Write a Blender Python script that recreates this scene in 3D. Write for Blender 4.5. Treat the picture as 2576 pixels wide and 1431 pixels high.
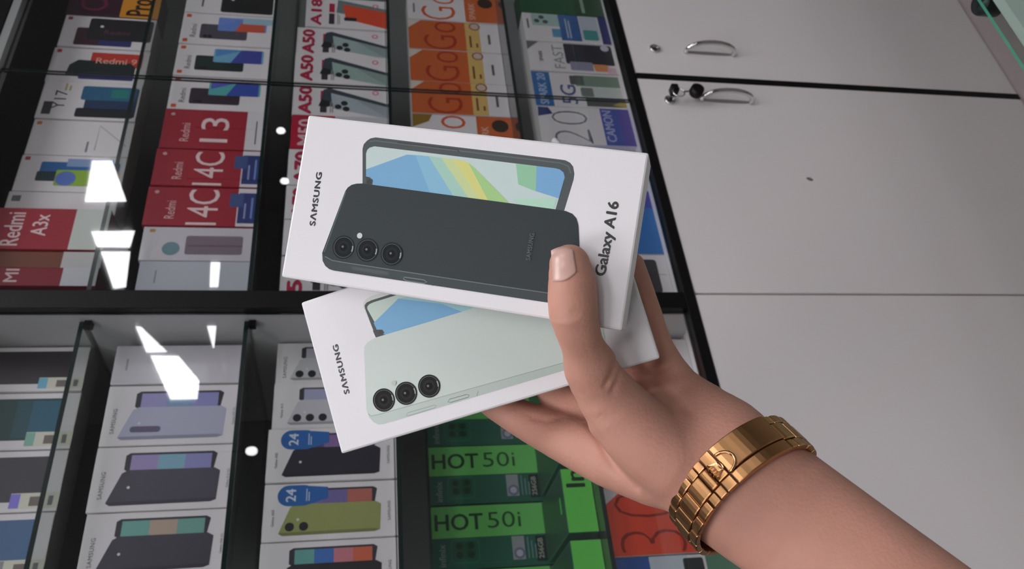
import bpy, bmesh, math, random
import numpy as np
from mathutils import Matrix, Vector

for o in list(bpy.data.objects):
    bpy.data.objects.remove(o)
scn = bpy.context.scene
COL = scn.collection
random.seed(7)

# ------------------------------------------------------------------ camera
# The phone was held sideways: picture-left is up in the room.  The wall unit is
# the plane y = 0, x runs along it, z is up.  Lens and turn come from the two
# vanishing points of the wall unit.
FPX, CX, CY = 2050.0, 1288.0, 715.5
EYE = np.array([0.0, -1.0, 1.45])
_v1 = np.array([-371.0, -3064.5, FPX])
_v2 = np.array([(FPX * FPX - 3064.5 * 60.0) / 371.0, 60.0, FPX])
AX = _v1 / np.linalg.norm(_v1)
AD = _v2 / np.linalg.norm(_v2)
AN = np.cross(-AD, AX)
M = np.array([AX, AN, -AD])                 # camera (right, down, forward) -> room

def c2w(p):
    """camera-frame metres -> room metres"""
    return np.asarray(p) @ M.T + EYE

cam_d = bpy.data.cameras.new('camera')
cam = bpy.data.objects.new('camera', cam_d)
COL.objects.link(cam)
rt, up, bk = M @ [1, 0, 0], -(M @ [0, 1, 0]), -(M @ [0, 0, 1])
cam.matrix_world = Matrix(((rt[0], up[0], bk[0], EYE[0]), (rt[1], up[1], bk[1], EYE[1]),
                           (rt[2], up[2], bk[2], EYE[2]), (0, 0, 0, 1)))
cam_d.sensor_width = 36.0
cam_d.lens = FPX / 2576.0 * 36.0
cam_d.clip_start = 0.02
cam_d.dof.use_dof = True
cam_d.dof.focus_distance = 0.385
cam_d.dof.aperture_fstop = 23.0
scn.camera = cam

# ------------------------------------------------------------------ world, exposure
world = bpy.data.worlds.new('world')
scn.world = world
world.use_nodes = True
bgn = world.node_tree.nodes['Background']
bgn.inputs['Color'].default_value = (0.80, 0.86, 1.0, 1)
bgn.inputs['Strength'].default_value = 0.25
PANEL_POWER = 16.5
vs = scn.view_settings
vs.view_transform = 'Standard'
vs.look = 'None'
vs.gamma = 1.0
vs.use_curve_mapping = False
vs.exposure = -0.36

# ------------------------------------------------------------------ materials
def lin(c):
    out = []
    for v in c[:3]:
        v = v / 255.0
        out.append(v / 12.92 if v <= 0.04045 else ((v + 0.055) / 1.055) ** 2.4)
    return tuple(out) + (1.0,)

_mats = {}
def mat(col, rough=0.5, metal=0.0, coat=0.0, noise=0.0, nscale=30.0, bump=0.0, bscale=200.0, sss=0.0, spec=0.5, name=None):
    key = (tuple(col), rough, metal, coat, noise, nscale, bump, bscale, sss, spec)
    if key in _mats:
        return _mats[key]
    m = bpy.data.materials.new(name or 'paint_%d_%d_%d' % tuple(int(v) for v in col[:3]))
    m.use_nodes = True
    nt = m.node_tree
    b = nt.nodes['Principled BSDF']
    b.inputs['Base Color'].default_value = lin(col)
    b.inputs['Roughness'].default_value = rough
    b.inputs['Metallic'].default_value = metal
    b.inputs['Coat Weight'].default_value = coat
    b.inputs['Coat Roughness'].default_value = 0.08
    b.inputs['Specular IOR Level'].default_value = spec
    if sss:
        b.inputs['Subsurface Weight'].default_value = sss
        b.inputs['Subsurface Radius'].default_value = (0.008, 0.003, 0.0015)
        b.inputs['Subsurface Scale'].default_value = 0.6
    if noise or bump:
        tc = nt.nodes.new('ShaderNodeTexCoord')
    if noise:
        n = nt.nodes.new('ShaderNodeTexNoise')
        n.inputs['Scale'].default_value = nscale
        n.inputs['Detail'].default_value = 4
        nt.links.new(tc.outputs['Object'], n.inputs['Vector'])
        mx = nt.nodes.new('ShaderNodeMix')
        mx.data_type = 'RGBA'
        c = lin(col)
        mx.inputs[6].default_value = tuple(max(0, v * (1 - noise)) for v in c[:3]) + (1,)
        mx.inputs[7].default_value = tuple(min(1, v * (1 + noise)) for v in c[:3]) + (1,)
        nt.links.new(n.outputs['Fac'], mx.inputs[0])
        nt.links.new(mx.outputs[2], b.inputs['Base Color'])
    if bump:
        n2 = nt.nodes.new('ShaderNodeTexNoise')
        n2.inputs['Scale'].default_value = bscale
        n2.inputs['Detail'].default_value = 5
        nt.links.new(tc.outputs['Object'], n2.inputs['Vector'])
        bp = nt.nodes.new('ShaderNodeBump')
        bp.inputs['Strength'].default_value = bump
        bp.inputs['Distance'].default_value = 0.002
        nt.links.new(n2.outputs['Fac'], bp.inputs['Height'])
        nt.links.new(bp.outputs['Normal'], b.inputs['Normal'])
    _mats[key] = m
    return m

def glass_mat(name, tint=(235, 245, 240), refl=1.0, rough=0.0, ior=1.5):
    m = bpy.data.materials.new(name)
    m.use_nodes = True
    nt = m.node_tree
    nt.nodes.clear()
    out = nt.nodes.new('ShaderNodeOutputMaterial')
    mix = nt.nodes.new('ShaderNodeMixShader')
    tr = nt.nodes.new('ShaderNodeBsdfTransparent')
    gl = nt.nodes.new('ShaderNodeBsdfGlossy')
    fr = nt.nodes.new('ShaderNodeFresnel')
    fr.inputs['IOR'].default_value = ior
    mul = nt.nodes.new('ShaderNodeMath')
    mul.operation = 'MULTIPLY'
    mul.inputs[1].default_value = refl
    tr.inputs['Color'].default_value = lin(tint)
    gl.inputs['Roughness'].default_value = rough
    # the sheet mirrors on the side it is seen from; the far face only lets light out
    geo = nt.nodes.new('ShaderNodeNewGeometry')
    front = nt.nodes.new('ShaderNodeMath')
    front.operation = 'SUBTRACT'
    front.inputs[0].default_value = 1.0
    nt.links.new(geo.outputs['Backfacing'], front.inputs[1])
    both = nt.nodes.new('ShaderNodeMath')
    both.operation = 'MULTIPLY'
    nt.links.new(fr.outputs[0], both.inputs[0])
    nt.links.new(front.outputs[0], both.inputs[1])
    nt.links.new(both.outputs[0], mul.inputs[0])
    nt.links.new(mul.outputs[0], mix.inputs[0])
    nt.links.new(tr.outputs[0], mix.inputs[1])
    nt.links.new(gl.outputs[0], mix.inputs[2])
    nt.links.new(mix.outputs[0], out.inputs[0])
    return m

def emit_mat(name, col, power):
    m = bpy.data.materials.new(name)
    m.use_nodes = True
    nt = m.node_tree
    nt.nodes.clear()
    out = nt.nodes.new('ShaderNodeOutputMaterial')
    e = nt.nodes.new('ShaderNodeEmission')
    e.inputs['Color'].default_value = lin(col)
    e.inputs['Strength'].default_value = power
    nt.links.new(e.outputs[0], out.inputs[0])
    return m

WHITE = mat((238, 234, 234), 0.42, noise=0.02, nscale=8)
CARD = mat((236, 232, 230), 0.45, coat=0.15, noise=0.02, nscale=12)
BLACK = mat((14, 12, 13), 0.42, spec=0.25)
CHROME = mat((225, 225, 225), 0.12, metal=1.0)
PANE = glass_mat('door_glass', (247, 247, 248), 2.5)
SHELF_GLASS = glass_mat('shelf_glass', (244, 247, 245), 1.4, 0.02)
GLASS_EDGE = mat((12, 34, 30), 0.2)

# ------------------------------------------------------------------ object helpers
def link(name, me, parent=None, loc=None, rot=None):
    o = bpy.data.objects.new(name, me)
    COL.objects.link(o)
    if parent is not None:
        o.parent = parent
    if loc is not None:
        o.location = loc
    if rot is not None:
        o.rotation_euler = rot
    return o

def tag(o, label=None, cat=None, group=None, kind=None):
    if label: o['label'] = label
    if cat: o['category'] = cat
    if group: o['group'] = group
    if kind: o['kind'] = kind
    return o

def mesh_bm(name, bm, mats, smooth=False):
    me = bpy.data.meshes.new(name)
    bm.normal_update()
    bm.to_mesh(me)
    bm.free()
    for m in (mats if isinstance(mats, (list, tuple)) else [mats]):
        me.materials.append(m)
    if smooth:
        for p in me.polygons:
            p.use_smooth = True
    return me

def bbox(bm, x0, x1, y0, y1, z0, z1, bev=0.0, seg=2):
    vs_ = [bm.verts.new(p) for p in ((x0, y0, z0), (x1, y0, z0), (x1, y1, z0), (x0, y1, z0),
                                     (x0, y0, z1), (x1, y0, z1), (x1, y1, z1), (x0, y1, z1))]
    fs = [bm.faces.new([vs_[i] for i in f]) for f in ((3, 2, 1, 0), (4, 5, 6, 7), (0, 1, 5, 4), (1, 2, 6, 5), (2, 3, 7, 6), (3, 0, 4, 7))]
    if bev:
        es = list({e for f in fs for e in f.edges})
        bmesh.ops.bevel(bm, geom=es, offset=bev, segments=seg, affect='EDGES', profile=0.5)

def box(name, x0, x1, y0, y1, z0, z1, m, parent=None, bev=0.0):
    """box with its origin at the middle of its base"""
    cx_, cy_ = (x0 + x1) / 2, (y0 + y1) / 2
    bm = bmesh.new()
    bbox(bm, x0 - cx_, x1 - cx_, y0 - cy_, y1 - cy_, 0, z1 - z0, bev)
    return link(name, mesh_bm(name, bm, m), parent, (cx_, cy_, z0))

def tube(bm, pts, r, n=10, closed=False):
    pts = [Vector(p) for p in pts]
    rings = []
    N = len(pts)
    prev = None
    for i, p in enumerate(pts):
        a = pts[(i - 1) % N] if (closed or i > 0) else p
        b = pts[(i + 1) % N] if (closed or i < N - 1) else p
        t = (b - a).normalized()
        if prev is None:
            h = Vector((0, 0, 1)) if abs(t.z) < 0.9 else Vector((1, 0, 0))
            u = t.cross(h).normalized()
        else:
            u = (prev - t * prev.dot(t)).normalized()
        prev = u
        w = t.cross(u)
        rr = r[i] if isinstance(r, (list, tuple)) else r
        rings.append([bm.verts.new(p + (u * math.cos(2 * math.pi * k / n) + w * math.sin(2 * math.pi * k / n)) * rr) for k in range(n)])
    for i in range(N if closed else N - 1):
        A, B = rings[i], rings[(i + 1) % N]
        for k in range(n):
            bm.faces.new((A[k], A[(k + 1) % n], B[(k + 1) % n], B[k]))
    if not closed:
        bm.faces.new(rings[0][::-1])
        bm.faces.new(rings[-1])

def disc_stack(bm, prof, n=24, axis='y', c=(0, 0, 0)):
    """lathe; prof = [(offset along axis, radius)]"""
    rings = []
    for h, r in prof:
        ring = []
        for k in range(n):
            a = 2 * math.pi * k / n
            p = (r * math.cos(a), h, r * math.sin(a)) if axis == 'y' else (r * math.cos(a), r * math.sin(a), h)
            ring.append(bm.verts.new(Vector(p) + Vector(c)))
        rings.append(ring)
    for A, B in zip(rings, rings[1:]):
        for k in range(n):
            bm.faces.new((A[k], A[(k + 1) % n], B[(k + 1) % n], B[k]))
    bm.faces.new(rings[0][::-1])
    bm.faces.new(rings[-1])
    bmesh.ops.recalc_face_normals(bm, faces=bm.faces)

# ------------------------------------------------------------------ print on cartons
_txt = {}
def text_shape(txt, offs):
    key = (txt, offs)
    if key not in _txt:
        cu = bpy.data.curves.new('lettering', 'FONT')
        cu.body = txt
        cu.offset = offs
        cu.space_character = 1.12 if txt.isupper() and len(txt) == 7 else 1.0
        cu.resolution_u = 3
        ob = bpy.data.objects.new('lettering', cu)
        COL.objects.link(ob)
        dg = bpy.context.evaluated_depsgraph_get()
        me = bpy.data.meshes.new_from_object(ob.evaluated_get(dg))
        v = np.array([q.co[:2] for q in me.vertices])
        f = [tuple(p.vertices) for p in me.polygons]
        bpy.data.objects.remove(ob)
        bpy.data.curves.remove(cu)
        bpy.data.meshes.remove(me)
        lo, hi = v.min(0), v.max(0)
        _txt[key] = ((v - lo) / (hi - lo), f, (hi - lo))
    return _txt[key]

def rrect(u0, v0, u1, v1, r, n=5):
    pts = []
    for cx_, cy_, a0 in ((u1 - r, v1 - r, 0), (u0 + r, v1 - r, 90), (u0 + r, v0 + r, 180), (u1 - r, v0 + r, 270)):
        for k in range(n + 1):
            a = math.radians(a0 + 90 * k / n)
            pts.append((cx_ + r * math.cos(a), cy_ + r * math.sin(a)))
    return pts

class Print:
    """flat print on a carton front: points in metres, (0,0) = bottom-left corner"""
    STEP = 0.00003
    def __init__(s):
        s.v, s.f, s.mi, s.m, s.layer, s.rng = [], [], [], [], 1, []
    def _m(s, col, kw):
        m = mat(col, **kw) if not isinstance(col, bpy.types.Material) else col
        if m not in s.m:
            s.m.append(m)
        return s.m.index(m)
    def raw(s, pts, faces, col, **kw):
        kw.setdefault('rough', 0.42)
        b, f0 = len(s.v), len(s.f)
        s.v += [(p[0], -s.STEP * s.layer, p[1]) for p in pts]
        k = s._m(col, kw)
        for f in faces:
            s.f.append([b + i for i in f])
            s.mi.append(k)
        s.rng.append((b, len(s.v), f0, len(s.f)))
        s.layer += 1
    def poly(s, pts, col, **kw):
        a = sum(p[0] * q[1] - q[0] * p[1] for p, q in zip(pts, pts[1:] + pts[:1]))
        if a < 0:
            pts = pts[::-1]
        s.raw(pts, [range(len(pts))], col, **kw)
    def disc(s, u, v, r, col, n=20, ry=None, **kw):
        ry = ry or r
        s.poly([(u + r * math.cos(2 * math.pi * k / n), v + ry * math.sin(2 * math.pi * k / n)) for k in range(n)], col, **kw)
    def line(s, pts, wd, col, closed=False, **kw):
        P = [np.array(p, float) for p in pts]
        N = len(P)
        L, R = [], []
        for i in range(N):
            a = P[(i - 1) % N] if closed or i else P[i]
            b = P[(i + 1) % N] if closed or i < N - 1 else P[i]
            t = (b - a) / (np.linalg.norm(b - a) + 1e-12)
            n = np.array([-t[1], t[0]]) * wd / 2
            L.append(P[i] + n)
            R.append(P[i] - n)
        pts2 = [tuple(p) for p in L + R]
        fs = [(N + i, N + (i + 1) % N, (i + 1) % N, i) for i in range(N if closed else N - 1)]
        s.raw(pts2, fs, col, **kw)
    def text(s, txt, c, col, length=None, height=None, rot=0.0, bold=0.0, **kw):
        """centred on c; rot in degrees; length and/or height in metres"""
        v, f, sz = text_shape(txt, min(bold, 0.0))     # heavy weights are struck several times
        asp = sz[0] / sz[1]
        if length is None: length = height * asp
        if height is None: height = length / asp
        q = (v - 0.5) * np.array([length, height])
        a = math.radians(rot)
        ca, sa = math.cos(a), math.sin(a)
        pts = [(c[0] + x * ca - y * sa, c[1] + x * sa + y * ca) for x, y in q]
        if bold > 0:
            e = bold * height
            for dx, dy in ((-e, 0), (e, 0), (0, e * 0.6), (0, -e * 0.6)):
                ex, ey = dx * ca - dy * sa, dx * sa + dy * ca
                s.raw([(x + ex, y + ey) for x, y in pts], f, col, **kw)
        s.raw(pts, f, col, **kw)
    def build(s, name, parent, dx=0.0, dy=0.0):
        """one object for each patch of print that stands clear of the others"""
        n = len(s.rng)
        bb = []
        for a, b, f0, f1 in s.rng:
            q = np.array(s.v[a:b])
            bb.append((q[:, 0].min(), q[:, 2].min(), q[:, 0].max(), q[:, 2].max()))
        grp = list(range(n))
        def root(i):
            while grp[i] != i:
                i = grp[i]
            return i
        for i in range(n):
            for j in range(i):
                A, B = bb[i], bb[j]
                if A[0] <= B[2] and B[0] <= A[2] and A[1] <= B[3] and B[1] <= A[3]:
                    grp[root(i)] = root(j)
        for r in sorted({root(i) for i in range(n)}):
            vv_, ff_, mm_, ms = [], [], [], []
            for i in range(n):
                if root(i) != r:
                    continue
                a, b, f0, f1 = s.rng[i]
                off = len(vv_) - a
                vv_ += s.v[a:b]
                for f, k in zip(s.f[f0:f1], s.mi[f0:f1]):
                    if s.m[k] not in ms:
                        ms.append(s.m[k])
                    ff_.append([v + off for v in f])
                    mm_.append(ms.index(s.m[k]))
            me = bpy.data.meshes.new(name)
            me.from_pydata(vv_, [], ff_)
            for m in ms:
                me.materials.append(m)
            for p, k in zip(me.polygons, mm_):
                p.material_index = k
            link(name, me, parent, (dx, dy, 0))

class Fr:
    """same as Print but in fractions of the carton front, in two layers: picture and lettering"""
    def __init__(s, w, h):
        s.w, s.h = w, h
        s.pic, s.let = Print(), Print()
    def P(s, q):
        return [(a * s.w, b * s.h) for a, b in q]
    def poly(s, col, *q, **kw): s.pic.poly(s.P(q), col, **kw)
    def rect(s, col, u0, v0, u1, v1, r=0.0, **kw):
        if r: s.pic.poly(rrect(u0 * s.w, v0 * s.h, u1 * s.w, v1 * s.h, r), col, **kw)
        else: s.poly(col, (u0, v0), (u1, v0), (u1, v1), (u0, v1), **kw)
    def disc(s, col, u, v, r, **kw): s.pic.disc(u * s.w, v * s.h, r, col, **kw)
    def line(s, col, wd, *q, **kw): s.pic.line(s.P(q), wd, col, **kw)
    def text(s, col, txt, u, v, lw=None, lh=None, rot=0, bold=0.0, **kw):
        """lw, lh: fractions of the carton width and height taken up along the text's own axes"""
        a, b = (s.w, s.h) if rot == 0 else (s.h, s.w)
        s.let.text(txt, (u * s.w, v * s.h), col, lw * a if lw else None, lh * b if lh else None, rot, bold, **kw)
    def bars(s, col, u, v, lw, lh=0.012, n=1):
        for k in range(n):
            vv = v - k * lh * 2.2
            s.let.poly(s.P([(u - lw / 2, vv - lh / 2), (u + lw / 2 - 0.06 * k, vv - lh / 2), (u + lw / 2 - 0.06 * k, vv + lh / 2), (u - lw / 2, vv + lh / 2)]), col)
    def build(s, root):
        s.pic.build('printed_picture', root)
        s.let.build('lettering', root, 0.0, -Print.STEP * (s.pic.layer + 1))

def carton(name, w, h, t, m, loc, rot=(0, 0, 0), bev=0.0009):
    bm = bmesh.new()
    bbox(bm, -w / 2, w / 2, 0, t, 0, h, bev, 2)
    # lift-off lid: a fine groove all round the carton, 60 % back
    return link(name, mesh_bm(name, bm, m), None, loc, rot)

def shift_to_front(o, w):
    """prints are drawn from the bottom-left corner; carton origin is the base centre"""
    for c in o.children:
        c.location.x = -w / 2

# ------------------------------------------------------------------ the shop around
Z = 1.45                                         # eye level
FLOOR_M = mat((150, 146, 142), 0.35, noise=0.05, nscale=4)
tag(box('floor', -4.5, 9, -10, 0.6, -0.05, 0.0, FLOOR_M), kind='structure')
tag(box('ceiling', -4.5, 9, -10, 0.6, 3.0, 3.05, mat((185, 184, 186), 0.8, noise=0.04, nscale=3)), kind='structure')
tag(box('wall_front', -4.5, 9, 0.45, 0.6, 0, 3.0, mat((70, 70, 72), 0.8, noise=0.04, nscale=3)), kind='structure')
tag(box('wall_back', -4.5, 9, -10.1, -10, 0, 3.0, mat((200, 198, 198), 0.8, noise=0.04, nscale=3)), kind='structure')
tag(box('wall_left', -4.6, -4.5, -10, 0.6, 0, 3.0, mat((150, 148, 146), 0.8, noise=0.04, nscale=3)), kind='structure')
tag(box('wall_right', 9, 9.1, -10, 0.6, 0, 3.0, mat((150, 148, 146), 0.8, noise=0.04, nscale=3)), kind='structure')

LAMP = emit_mat('lamp_diffuser', (250, 250, 255), PANEL_POWER)
LAMP_FRAME = mat((230, 230, 230), 0.5)
PENDANTS = [((5.9, -5.0, 2.2), 0.032, 'beside the crimson topped box'), ((5.25, -5.0, 2.13), 0.03, 'left of the upper held box'), ((3.41, -7.0, 2.49), 0.045, 'beside the blue badges')]
bmf = bmesh.new()
bbox(bmf, -0.33, 0.33, -0.33, -0.30, -0.03, 0); bbox(bmf, -0.33, 0.33, 0.30, 0.33, -0.03, 0)
bbox(bmf, -0.33, -0.30, -0.30, 0.30, -0.03, 0); bbox(bmf, 0.30, 0.33, -0.30, 0.30, -0.03, 0)
frame_me = mesh_bm('lamp_frame', bmf, LAMP_FRAME)
bmf = bmesh.new()
bbox(bmf, -0.30, 0.30, -0.30, 0.30, -0.02, -0.002)
diff_me = mesh_bm('diffuser', bmf, LAMP)
for lx, ly, wh in ((-0.65, -0.9, 'over the left end of the display case'), (0.9, -0.9, 'over the middle of the display case'), (-0.65, -2.0, 'behind the photographer, left'),
                   (1.4, -2.0, 'behind the photographer, right'), (-0.65, -3.2, 'in the aisle behind the photographer'),
                   (-2.7, -2.0, 'near the left wall'), (-0.65, -4.4, 'deep in the shop, left'), (-2.7, -4.4, 'deep in the shop by the left wall')):
    e = link('fill_ceiling_light', None, None, (lx, ly, 3.0))  # unseen panels, added out of view to brighten the display case
    link('lamp_frame', frame_me, e)
    link('diffuser', diff_me, e)
    tag(e, 'added unseen square white ceiling light panel ' + wh, 'ceiling light', 'added square ceiling lights')
# angular feature lights further off: these are what the glass doors mirror
for q, wh in (([(3.52, -2.89), (3.76, -3.15), (3.76, -3.55), (3.24, -2.93)], 'nearest the display case'),
              ([(3.17, -3.12), (3.73, -3.83), (3.56, -3.80), (3.16, -3.26)], 'narrow, beside the nearest one'),
              ([(3.18, -3.33), (3.54, -3.82), (3.28, -3.87), (3.14, -3.68)], 'wedge-shaped, third from the case'),
              ([(3.22, -4.28), (3.27, -4.37), (3.53, -5.19), (3.22, -4.65)], 'thin wedge, mirrored in the left bay'),
              ([(3.26, -4.77), (3.71, -5.58), (3.98, -6.56), (3.79, -6.58), (3.29, -5.58)], 'large, mirrored in the left bay'),
              ([(5.35, -6.46), (5.65, -6.88), (5.35, -6.93), (5.1, -6.56)], 'small, far down the shop'),
              ([(4.68, -6.67), (4.93, -7.08), (4.67, -7.11)], 'small triangle, far down the shop')):
    cx_, cy_ = sum(p[0] for p in q) / len(q), sum(p[1] for p in q) / len(q)
    e = link('feature_light', None, None, (cx_, cy_, 3.0))
    for nm, k_, z0_, z1_, m_ in (('diffuser', 1.0, -0.016, -0.004, LAMP), ('mount', 0.9, -0.0035, -0.0005, LAMP_FRAME)):
        bm = bmesh.new()
        lo_ = [bm.verts.new(((p[0] - cx_) * k_, (p[1] - cy_) * k_, z0_)) for p in q]
        hi_ = [bm.verts.new(((p[0] - cx_) * k_, (p[1] - cy_) * k_, z1_)) for p in q]
        bm.faces.new(lo_); bm.faces.new(hi_[::-1])
        for k in range(len(q)):
            bm.faces.new((lo_[k], lo_[(k + 1) % len(q)], hi_[(k + 1) % len(q)], hi_[k]))
        bmesh.ops.recalc_face_normals(bm, faces=bm.faces)
        link(nm, mesh_bm(nm, bm, m_), e)
    tag(e, 'angular white ceiling light mirrored in the glass, ' + wh, 'ceiling light', 'angular feature lights')

# small hanging lamps far down the shop, also mirrored in the doors
for p, r, wh in PENDANTS:
    e = link('pendant_lamp', None, None, p)
    bm = bmesh.new()
    bmesh.ops.create_uvsphere(bm, u_segments=16, v_segments=10, radius=r)
    for v in bm.verts:
        v.co.z *= 1.3
    link('bulb', mesh_bm('bulb', bm, LAMP, True), e)
    bm = bmesh.new()
    disc_stack(bm, [(r * 1.25, r * 0.5), (r * 1.6, r * 0.45), (r * 1.9, 0.012)], 16, 'z')
    link('socket', mesh_bm('socket', bm, BLACK), e)
    bm = bmesh.new()
    tube(bm, [(0, 0, r * 1.9), (0, 0, 2.9995 - p[2])], 0.006, 8)
    link('cord', mesh_bm('cord', bm, BLACK), e)
    tag(e, 'small bright hanging lamp mirrored in the glass ' + wh, 'lamp', 'hanging lamps')

# ------------------------------------------------------------------ wall unit: display case
PX0, PX1 = 0.632, 0.661            # black post between the two bays
XL, XR = -0.25, 1.85
SH_R = [0.372, 0.157, -0.051, -0.281, -0.518]
SH_L = [0.372, 0.157, -0.051, -0.319, -0.518]
case = link('display_case', None, None, (0.8, 0.0, Z - 0.53))
tag(case, 'tall glass-fronted display case with black frame and glass shelves above white cupboards', 'display case')
def cpart(name, x0, x1, y0, y1, z0, z1, m, bev=0.0, parent=None):
    o = box(name, x0, x1, y0, y1, Z + z0, Z + z1, m, None, bev)
    p = parent or case
    off = Vector(p.location) if p is case else Vector(p.location) + Vector(case.location)
    o.parent = p
    o.location = Vector(o.location) - off
    return o
INNER = mat((150, 150, 150), 0.35, noise=0.08, nscale=6)
PANEL = mat((200, 200, 198), 0.4, noise=0.03, nscale=5)
ALU = mat((165, 168, 168), 0.35, metal=0.6)
cpart('post', PX0, PX1, -0.012, 0.006, -0.495, 0.575, BLACK, 0.001)
cpart('partition', PX0 + 0.001, PX1 - 0.001, 0.0065, 0.355, -0.517, 0.57, PANEL)
cpart('bottom_rail', XL, XR, -0.012, 0.010, -0.5125, -0.4955, BLACK, 0.001)
cpart('deck', XL, XR, 0.011, 0.36, -0.528, -0.518, WHITE)
cpart('door_track', XL, PX0 - 0.001, 0.038, 0.042, -0.5178, -0.514, ALU)
cpart('door_track', PX1 + 0.001, XR, 0.038, 0.042, -0.5178, -0.514, ALU)
cpart('top_rail', PX1 + 0.001, XR, -0.010, 0.02, 0.567, 0.580, ALU)
cpart('top_rail', XL, PX0 - 0.001, -0.010, 0.02, 0.567, 0.580, ALU)
cpart('fascia', XL, XR, -0.012, 0.36, 0.581, 0.95, BLACK)
cpart('back_panel', XL, XR, 0.361, 0.375, -0.53, 0.58, INNER)
cpart('side_panel', XL - 0.02, XL - 0.001, -0.012, 0.375, -0.53, 0.95, PANEL)
cpart('side_panel', XR + 0.001, XR + 0.02, -0.012, 0.375, -0.53, 0.95, PANEL)

def edge_glass(o):
    """thin glass: broad faces clear, cut edges dark green"""
    me = o.data
    me.materials.append(GLASS_EDGE)
    big = max(p.area for p in me.polygons)
    for p in me.polygons:
        if p.area < big * 0.5:
            p.material_index = 1
    return o
for zs in SH_R[:4]:
    edge_glass(cpart('glass_shelf', PX1 + 0.001, XR - 0.001, 0.020, 0.355, zs - 0.006, zs, SHELF_GLASS))
for zs in SH_L[:4]:
    edge_glass(cpart('glass_shelf', XL + 0.001, PX0 - 0.001, 0.022, 0.355, zs - 0.006, zs, SHELF_GLASS))
for zs in SH_L[:4]:
    for xx in (PX0 - 0.008,):
        cpart('shelf_clip', xx, PX0 + 0.0008, 0.021, 0.033, zs - 0.0155, zs - 0.0065, BLACK)
def pane(x0, x1, y):
    # one pane: single sheet with its own dark cut edge
    o = edge_glass(cpart('sliding_glass_door', x0, x1, y, y + 0.004, -0.4945, 0.566, PANE))
    return o
pane(PX1 + 0.001, 1.0995, 0.001)
pane(1.0980, XR - 0.001, 0.0055)
pane(XL + 0.001, PX0 - 0.001, 0.001)

# ------------------------------------------------------------------ wall unit: white cupboards
cup = link('base_cupboard', None, None, (0.8, 0.0, 0.0))
tag(cup, 'long white cupboard with chrome handles below the display case', 'cupboard')
DOOR_M = mat((228, 221, 219), 0.42, noise=0.02, nscale=3)
def upart(name, x0, x1, y0, y1, z0, z1, m, bev=0.0, par=None):
    o = box(name, x0, x1, y0, y1, z0, z1, m, None, bev)
    o.parent = par or cup
    o.location = Vector(o.location) - Vector(cup.location) - (Vector(par.location) if par else Vector())
    return o
ZT, ZB = Z - 0.5135, Z - 1.347
upart('carcass', XL, XR, 0.0105, 0.375, ZB + 0.001, Z - 0.5305, BLACK)
upart('plinth', XL, XR, -0.006, 0.06, 0.001, ZB - 0.001, mat((214, 200, 198), 0.5))
upart('seam_strip', 1.146, 1.160, -0.011, 0.0095, ZB, ZT - 0.001, BLACK)
handle_bm = bmesh.new()
pts = [(0, 0.0, -0.050), (0, -0.004, -0.0495)]
for k in range(13):
    a = math.pi * (k + 0.5) / 13
    pts.append((0, -0.006 - 0.022 * math.sin(a), -0.050 * math.cos(a)))
pts += [(0, -0.004, 0.0495), (0, 0.0, 0.050)]
rr = [0.0052, 0.005] + [0.0038 + 0.0008 * math.sin(math.pi * (k + 0.5) / 13) for k in range(13)] + [0.005, 0.0052]
tube(handle_bm, pts, rr, 10)
handle_me = mesh_bm('handle', handle_bm, CHROME, True)
reflection_bm = bmesh.new()  # grey oval in place of the handle's reflection and shadow on the door
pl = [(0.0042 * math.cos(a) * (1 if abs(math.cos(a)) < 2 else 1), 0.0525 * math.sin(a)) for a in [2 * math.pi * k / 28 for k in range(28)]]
lo_ = [reflection_bm.verts.new((p[0], 0.0, p[1])) for p in pl]
hi_ = [reflection_bm.verts.new((p[0] * 0.8, -0.0022, p[1] * 0.985)) for p in pl]
reflection_bm.faces.new(hi_)
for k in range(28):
    reflection_bm.faces.new((lo_[k], lo_[(k + 1) % 28], hi_[(k + 1) % 28], hi_[k]))
bmesh.ops.recalc_face_normals(reflection_bm, faces=reflection_bm.faces)
reflection_me = mesh_bm('handle_reflection', reflection_bm, mat((132, 130, 129), 0.35))
lock_bm = bmesh.new()
disc_stack(lock_bm, [(0.0, 0.0105), (-0.004, 0.0105), (-0.005, 0.0095), (-0.005, 0.007), (-0.0035, 0.0065)], 24)
lock_me = mesh_bm('lock', lock_bm, CHROME, True)
slot_bm = bmesh.new()
bbox(slot_bm, -0.0012, 0.0012, -0.0042, -0.0036, -0.0045, 0.0045)
slot_me = mesh_bm('keyhole', slot_bm, BLACK)
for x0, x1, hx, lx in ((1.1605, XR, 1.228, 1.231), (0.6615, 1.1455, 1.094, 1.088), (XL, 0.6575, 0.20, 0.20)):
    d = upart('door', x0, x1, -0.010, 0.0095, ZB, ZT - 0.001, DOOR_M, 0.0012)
    dl = Vector(d.location) + Vector(cup.location)
    hh = link('handle', handle_me, d, Vector((hx, -0.010, Z - 0.680)) - dl)
    link('handle_reflection', reflection_me, d, Vector((hx, -0.010, Z - 0.680)) - dl)
    lk = link('lock', lock_me, d, Vector((lx, -0.010, Z - 0.566)) - dl)
    link('keyhole', slot_me, d, Vector((lx, -0.010, Z - 0.566)) - dl)
    if 0.6 < x0 < 1:
        bm = bmesh.new()
        bmesh.ops.create_icosphere(bm, subdivisions=2, radius=1)
        for v in bm.verts:
            v.co = Vector((v.co.x * 0.0045, v.co.y * 0.0003, v.co.z * 0.006 + 0.002 * v.co.x))
        s = link('scuff_mark', mesh_bm('scuff_mark', bm, mat((120, 105, 102), 0.8)), d, Vector((0.905, -0.0101, Z - 0.790)) - dl)

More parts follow.
